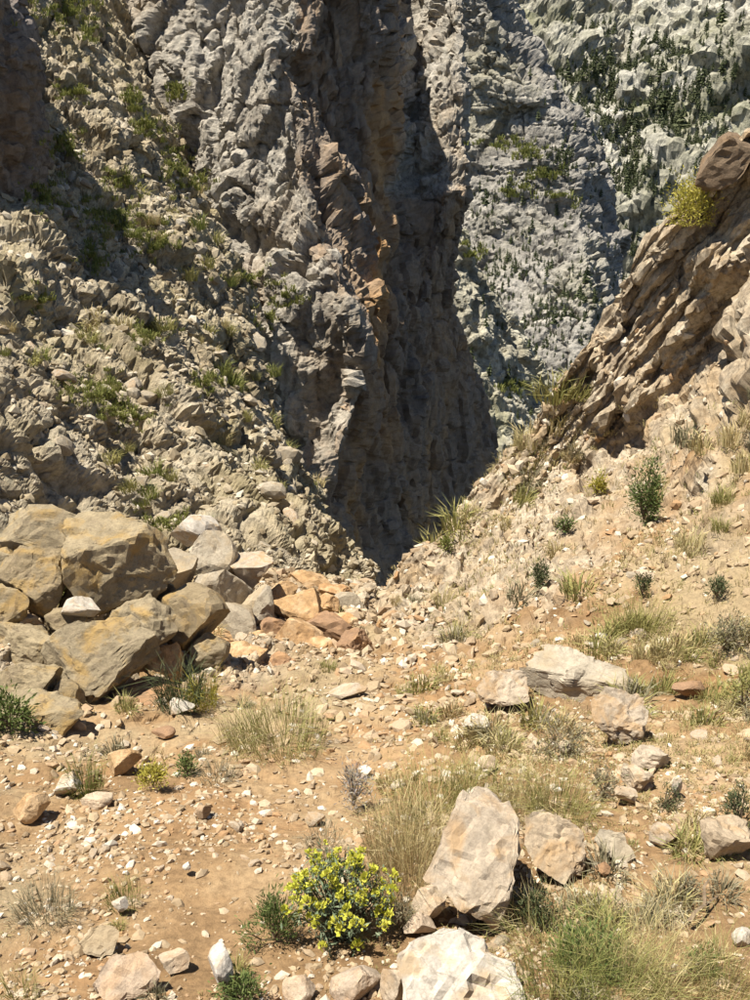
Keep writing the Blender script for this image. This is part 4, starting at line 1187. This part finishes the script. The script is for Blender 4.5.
veg = lambda P: np.clip(.25 + 1.6 * fbm(P / 1.6 + 55, 3), 0, 1)
tufts('ground', 150, lambda P, N, px, py, d: inframe(px, py) * (px > 420) * (py < 760) * (py > 380) * veg(P) * (1.05 - .7 * d['bare'].ravel()), 61, 21, 'grass tufts on the right slope', [0, 0, 1, 1, 2, 4, 5])
tufts('ground', 30, lambda P, N, px, py, d: inframe(px, py) * (px > 560) * (py >= 740) * veg(P + 4), 62, 22, 'grass tufts at lower right', [0, 1, 2, 4, 5], 'corner tuft')
tufts('ground', 26, lambda P, N, px, py, d: inframe(px, py) * (px < 430) * (py > 600) * veg(P + 8), 63, 15, 'grass tufts on the gully floor', [0, 1, 5, 4], 'gully floor tuft')
tufts('left_slope', 80, lambda P, N, px, py, d: inframe(px, py) * (py > 180) * (py < 580) * np.clip(N[:, 2] - .35, 0, 1) * veg(P / 3), 64, 13, 'grass tufts on the left slope', [0, 1, 1, 3, 4], 'crag tuft')

# -- grass on the ledges of the left cliffs: one mass
LEDGES = [(72, 86, 14, 9), (65, 146, 15, 12), (105, 208, 26, 10), (128, 224, 26, 9), (155, 246, 22, 9), (135, 102, 9, 12), (180, 165, 10, 22), (150, 125, 12, 12), (42, 190, 16, 16), (255, 277, 20, 6),
          (285, 297, 14, 7), (265, 316, 8, 10), (70, 10, 26, 10), (95, 255, 10, 14), (100, 390, 26, 14), (125, 415, 20, 10), (40, 300, 14, 8), (172, 90, 8, 6), (200, 180, 9, 10), (150, 330, 14, 10), (210, 380, 14, 8), (170, 520, 24, 6), (500, 142, 22, 4), (525, 150, 14, 5), (538, 172, 14, 5), (515, 190, 16, 6), (560, 200, 14, 6), (470, 250, 10, 10), (515, 385, 12, 6), (95, 30, 10, 8), (120, 180, 14, 8)]
def ledge_grass():
    Vs, Fs, off = [], [], 0
    r = np.random.default_rng(71)
    for (px, py, rx, ry) in LEDGES:
        for _ in range(int(24 + rx * ry * .38)):
            x, y = r.normal(px, rx * .6), r.normal(py, ry * .6)
            P, N = hit(x, y)
            if N[2] < .12: continue
            k = depth_of(P) / FPX
            V, F = blades(r, 12, 6.5 * k * r.uniform(.6, 1.4), 3.5 * k, .8, 1.1 * k)
            Vs.append(V + P); Fs.append(F + off); off += len(V)
    o = mesh_from('ledge_grass', np.concatenate(Vs), np.concatenate(Fs), M['grass_green'])
    tag(o, 'green grass growing on the ledges of the left cliffs', 'grass', kind='stuff')
ledge_grass()

# ------------------------------------------------------------------ far pines
def pine_mesh(seed):
    r = np.random.default_rng(seed)
    Vs, Fs, o = [], [], 0
    Ls = 6; lean = r.normal(size=2) * .06; fat = r.uniform(.55, 1.05)
    for j in range(Ls):
        t = j / (Ls - 1)
        z0 = .12 + .80 * t; rad = fat * (.24 * (1 - t ** 1.6) * r.uniform(.6, 1.25) + .03)
        m = 5
        c = np.array([r.normal() * .05 + lean[0] * t, r.normal() * .05 + lean[1] * t, z0 + .14])
        Vs.append(c); a0 = r.uniform(0, 6)
        for q in range(m * 2):
            a = a0 + math.pi * q / m
            rr = rad * (r.uniform(.8, 1.3) if q % 2 == 0 else r.uniform(.35, .6))
            Vs.append(np.array([rr * math.cos(a), rr * math.sin(a), z0 - .05 * r.uniform(.2, 1.2)]))
        for q in range(m * 2): Fs.append([o, o + 1 + q, o + 1 + (q + 1) % (m * 2)])
        o += m * 2 + 1
    nF = len(Fs)
    V, F = tubes([[np.array([0, 0, -.08]), np.array([0, 0, .4]), np.array([0, 0, .9])]], .02)
    return np.array(Vs), np.array(Fs), V, F + o
PINE = []
for k in range(5):
    V, F, V2, F2 = pine_mesh(900 + k)
    o = mesh_from('pine_tree', np.concatenate([V, V2]), np.concatenate([F, F2]), M['dark'])
    me = o.data; me.materials.append(M['stem'])
    me.polygons.foreach_set('material_index', np.r_[np.zeros(len(F), np.int32), np.ones(len(F2), np.int32)])
    PINE.append((me, V, F)); bpy.data.objects.remove(o)
def wood(px, py):
    g = lambda x, y, a, b: np.exp(-((px - x) / a) ** 2 - ((py - y) / b) ** 2)
    return g(600, 80, 45, 18) + g(650, 105, 40, 30) + g(625, 195, 40, 55) + g(600, 150, 30, 60) + .6 * g(700, 110, 50, 40) + .3 * g(680, 60, 60, 40) + .8 * g(640, 230, 30, 40) + .05
def pines(name, n, prob, seed, h, label, group):
    P, N, px, py, fw, r = pick(name, n, prob, seed)
    for k in range(n):
        me = PINE[r.integers(5)][0]
        o = bpy.data.objects.new('pine_tree', me); col.objects.link(o)
        s_ = h * fw[k] / FPX * r.lognormal(-.1, .35)
        o.location = P[k]; o.scale = (s_ * r.uniform(.8, 1.3),) * 2 + (s_,); o.rotation_euler = (0, 0, r.uniform(0, 6.28))
        tag(o, label(px[k], py[k]), 'tree', group)
vis = lambda px, py: (px > 440) & (px < 760) & (py > -20) & (py < 430)
pines('far_mountain', 150, lambda P, N, px, py, d: vis(px, py) * wood(px, py) * np.clip(.35 + 1.5 * fbm(P / 90, 3), 0.02, 1), 51, 8, lambda x, y: 'dark pine on the far mountainside among the pale rocks', 'pines on the far mountainside')
tw = lambda px, py: np.exp(-((px - 505) / 40) ** 2 - ((py - 200) / 16) ** 2) + 1.3 * np.exp(-((px - 530) / 40) ** 2 - ((py - 280) / 40) ** 2) + .8 * np.exp(-((px - 560) / 25) ** 2 - ((py - 170) / 50) ** 2) + .5 * np.exp(-((px - 545) / 20) ** 2 - ((py - 90) / 30) ** 2)
pines('rock_tower', 85, lambda P, N, px, py, d: vis(px, py) * tw(px, py), 52, 8, lambda x, y: 'small dark pine on the ledges of the grey rock tower', 'pines on the rock tower')
pines('ravine_slope', 28, lambda P, N, px, py, d: vis(px, py) * (px > 470) * np.clip(N[:, 2], 0, 1), 53, 13, lambda x, y: 'dark bush like pine in the ravine behind the rib', 'pines in the ravine')
def forest(oname, name, n, prob, seed, h, label):
    P, N, px, py, fw, r = pick(name, n, prob, seed)
    Vs, Fs, off = [], [], 0
    for k in range(len(P)):
        V, F = PINE[k % 5][1:]
        s_ = h * fw[k] / FPX * r.lognormal(-.15, .4)
        Vs.append(V * np.array([1.25, 1.25, 1]) * s_ + P[k]); Fs.append(F + off); off += len(V)
    o = mesh_from(oname, np.concatenate(Vs), np.concatenate(Fs), M['dark'])
    tag(o, label, 'wood', kind='stuff')
forest('pine_wood', 'far_mountain', 2800, lambda P, N, px, py, d: vis(px, py) * (wood(px, py) * np.clip(.35 + 1.5 * fbm(P / 90, 3), 0.02, 1)), 54, 7.5, 'scattered dark pine wood on the far mountainside')
forest('ledge_scrub', 'rock_tower', 900, lambda P, N, px, py, d: vis(px, py) * (py > 150) * (tw(px, py) + .9 * np.exp(-((px - 560) / 60) ** 2 - ((py - 330) / 60) ** 2)) * np.clip(.3 + 1.5 * fbm(P / 25, 3), .02, 1), 55, 5.5, 'dark scrub on the ledges below the grey tower')

def thin_grass(n, seed, mat, label, h):
    P, N, px, py, fw, r = pick('ground', n, lambda P, N, px, py, d: wide(px, py) * np.where(inframe(px, py), 1, 1.3) * (np.clip((px - 400) / 60, 0, 1) * (py < 780) * veg(P + 2 + seed) + .8 * (py > 740) * (px > 370) * veg(P + 6 + seed) + .08 * veg(P)) * (1.1 - .55 * d['bare'].ravel()) * (py > 400), seed)
    Vs, Fs, off = [], [], 0
    for k in range(len(P)):
        q = fw[k] / FPX
        V, F = blades(r, 11, h * q * r.uniform(.5, 1.5), 5 * q, 1.0, .7 * q, .6)
        Vs.append(V + P[k]); Fs.append(F + off); off += len(V)
    o = mesh_from('thin_grass', np.concatenate(Vs), np.concatenate(Fs), M[mat])
    tag(o, label, 'grass', kind='stuff')
thin_grass(4600, 66, 'straw', 'thin dry grass growing between the stones', 8)
thin_grass(2600, 67, 'olive', 'thin olive grass growing between the stones', 7)
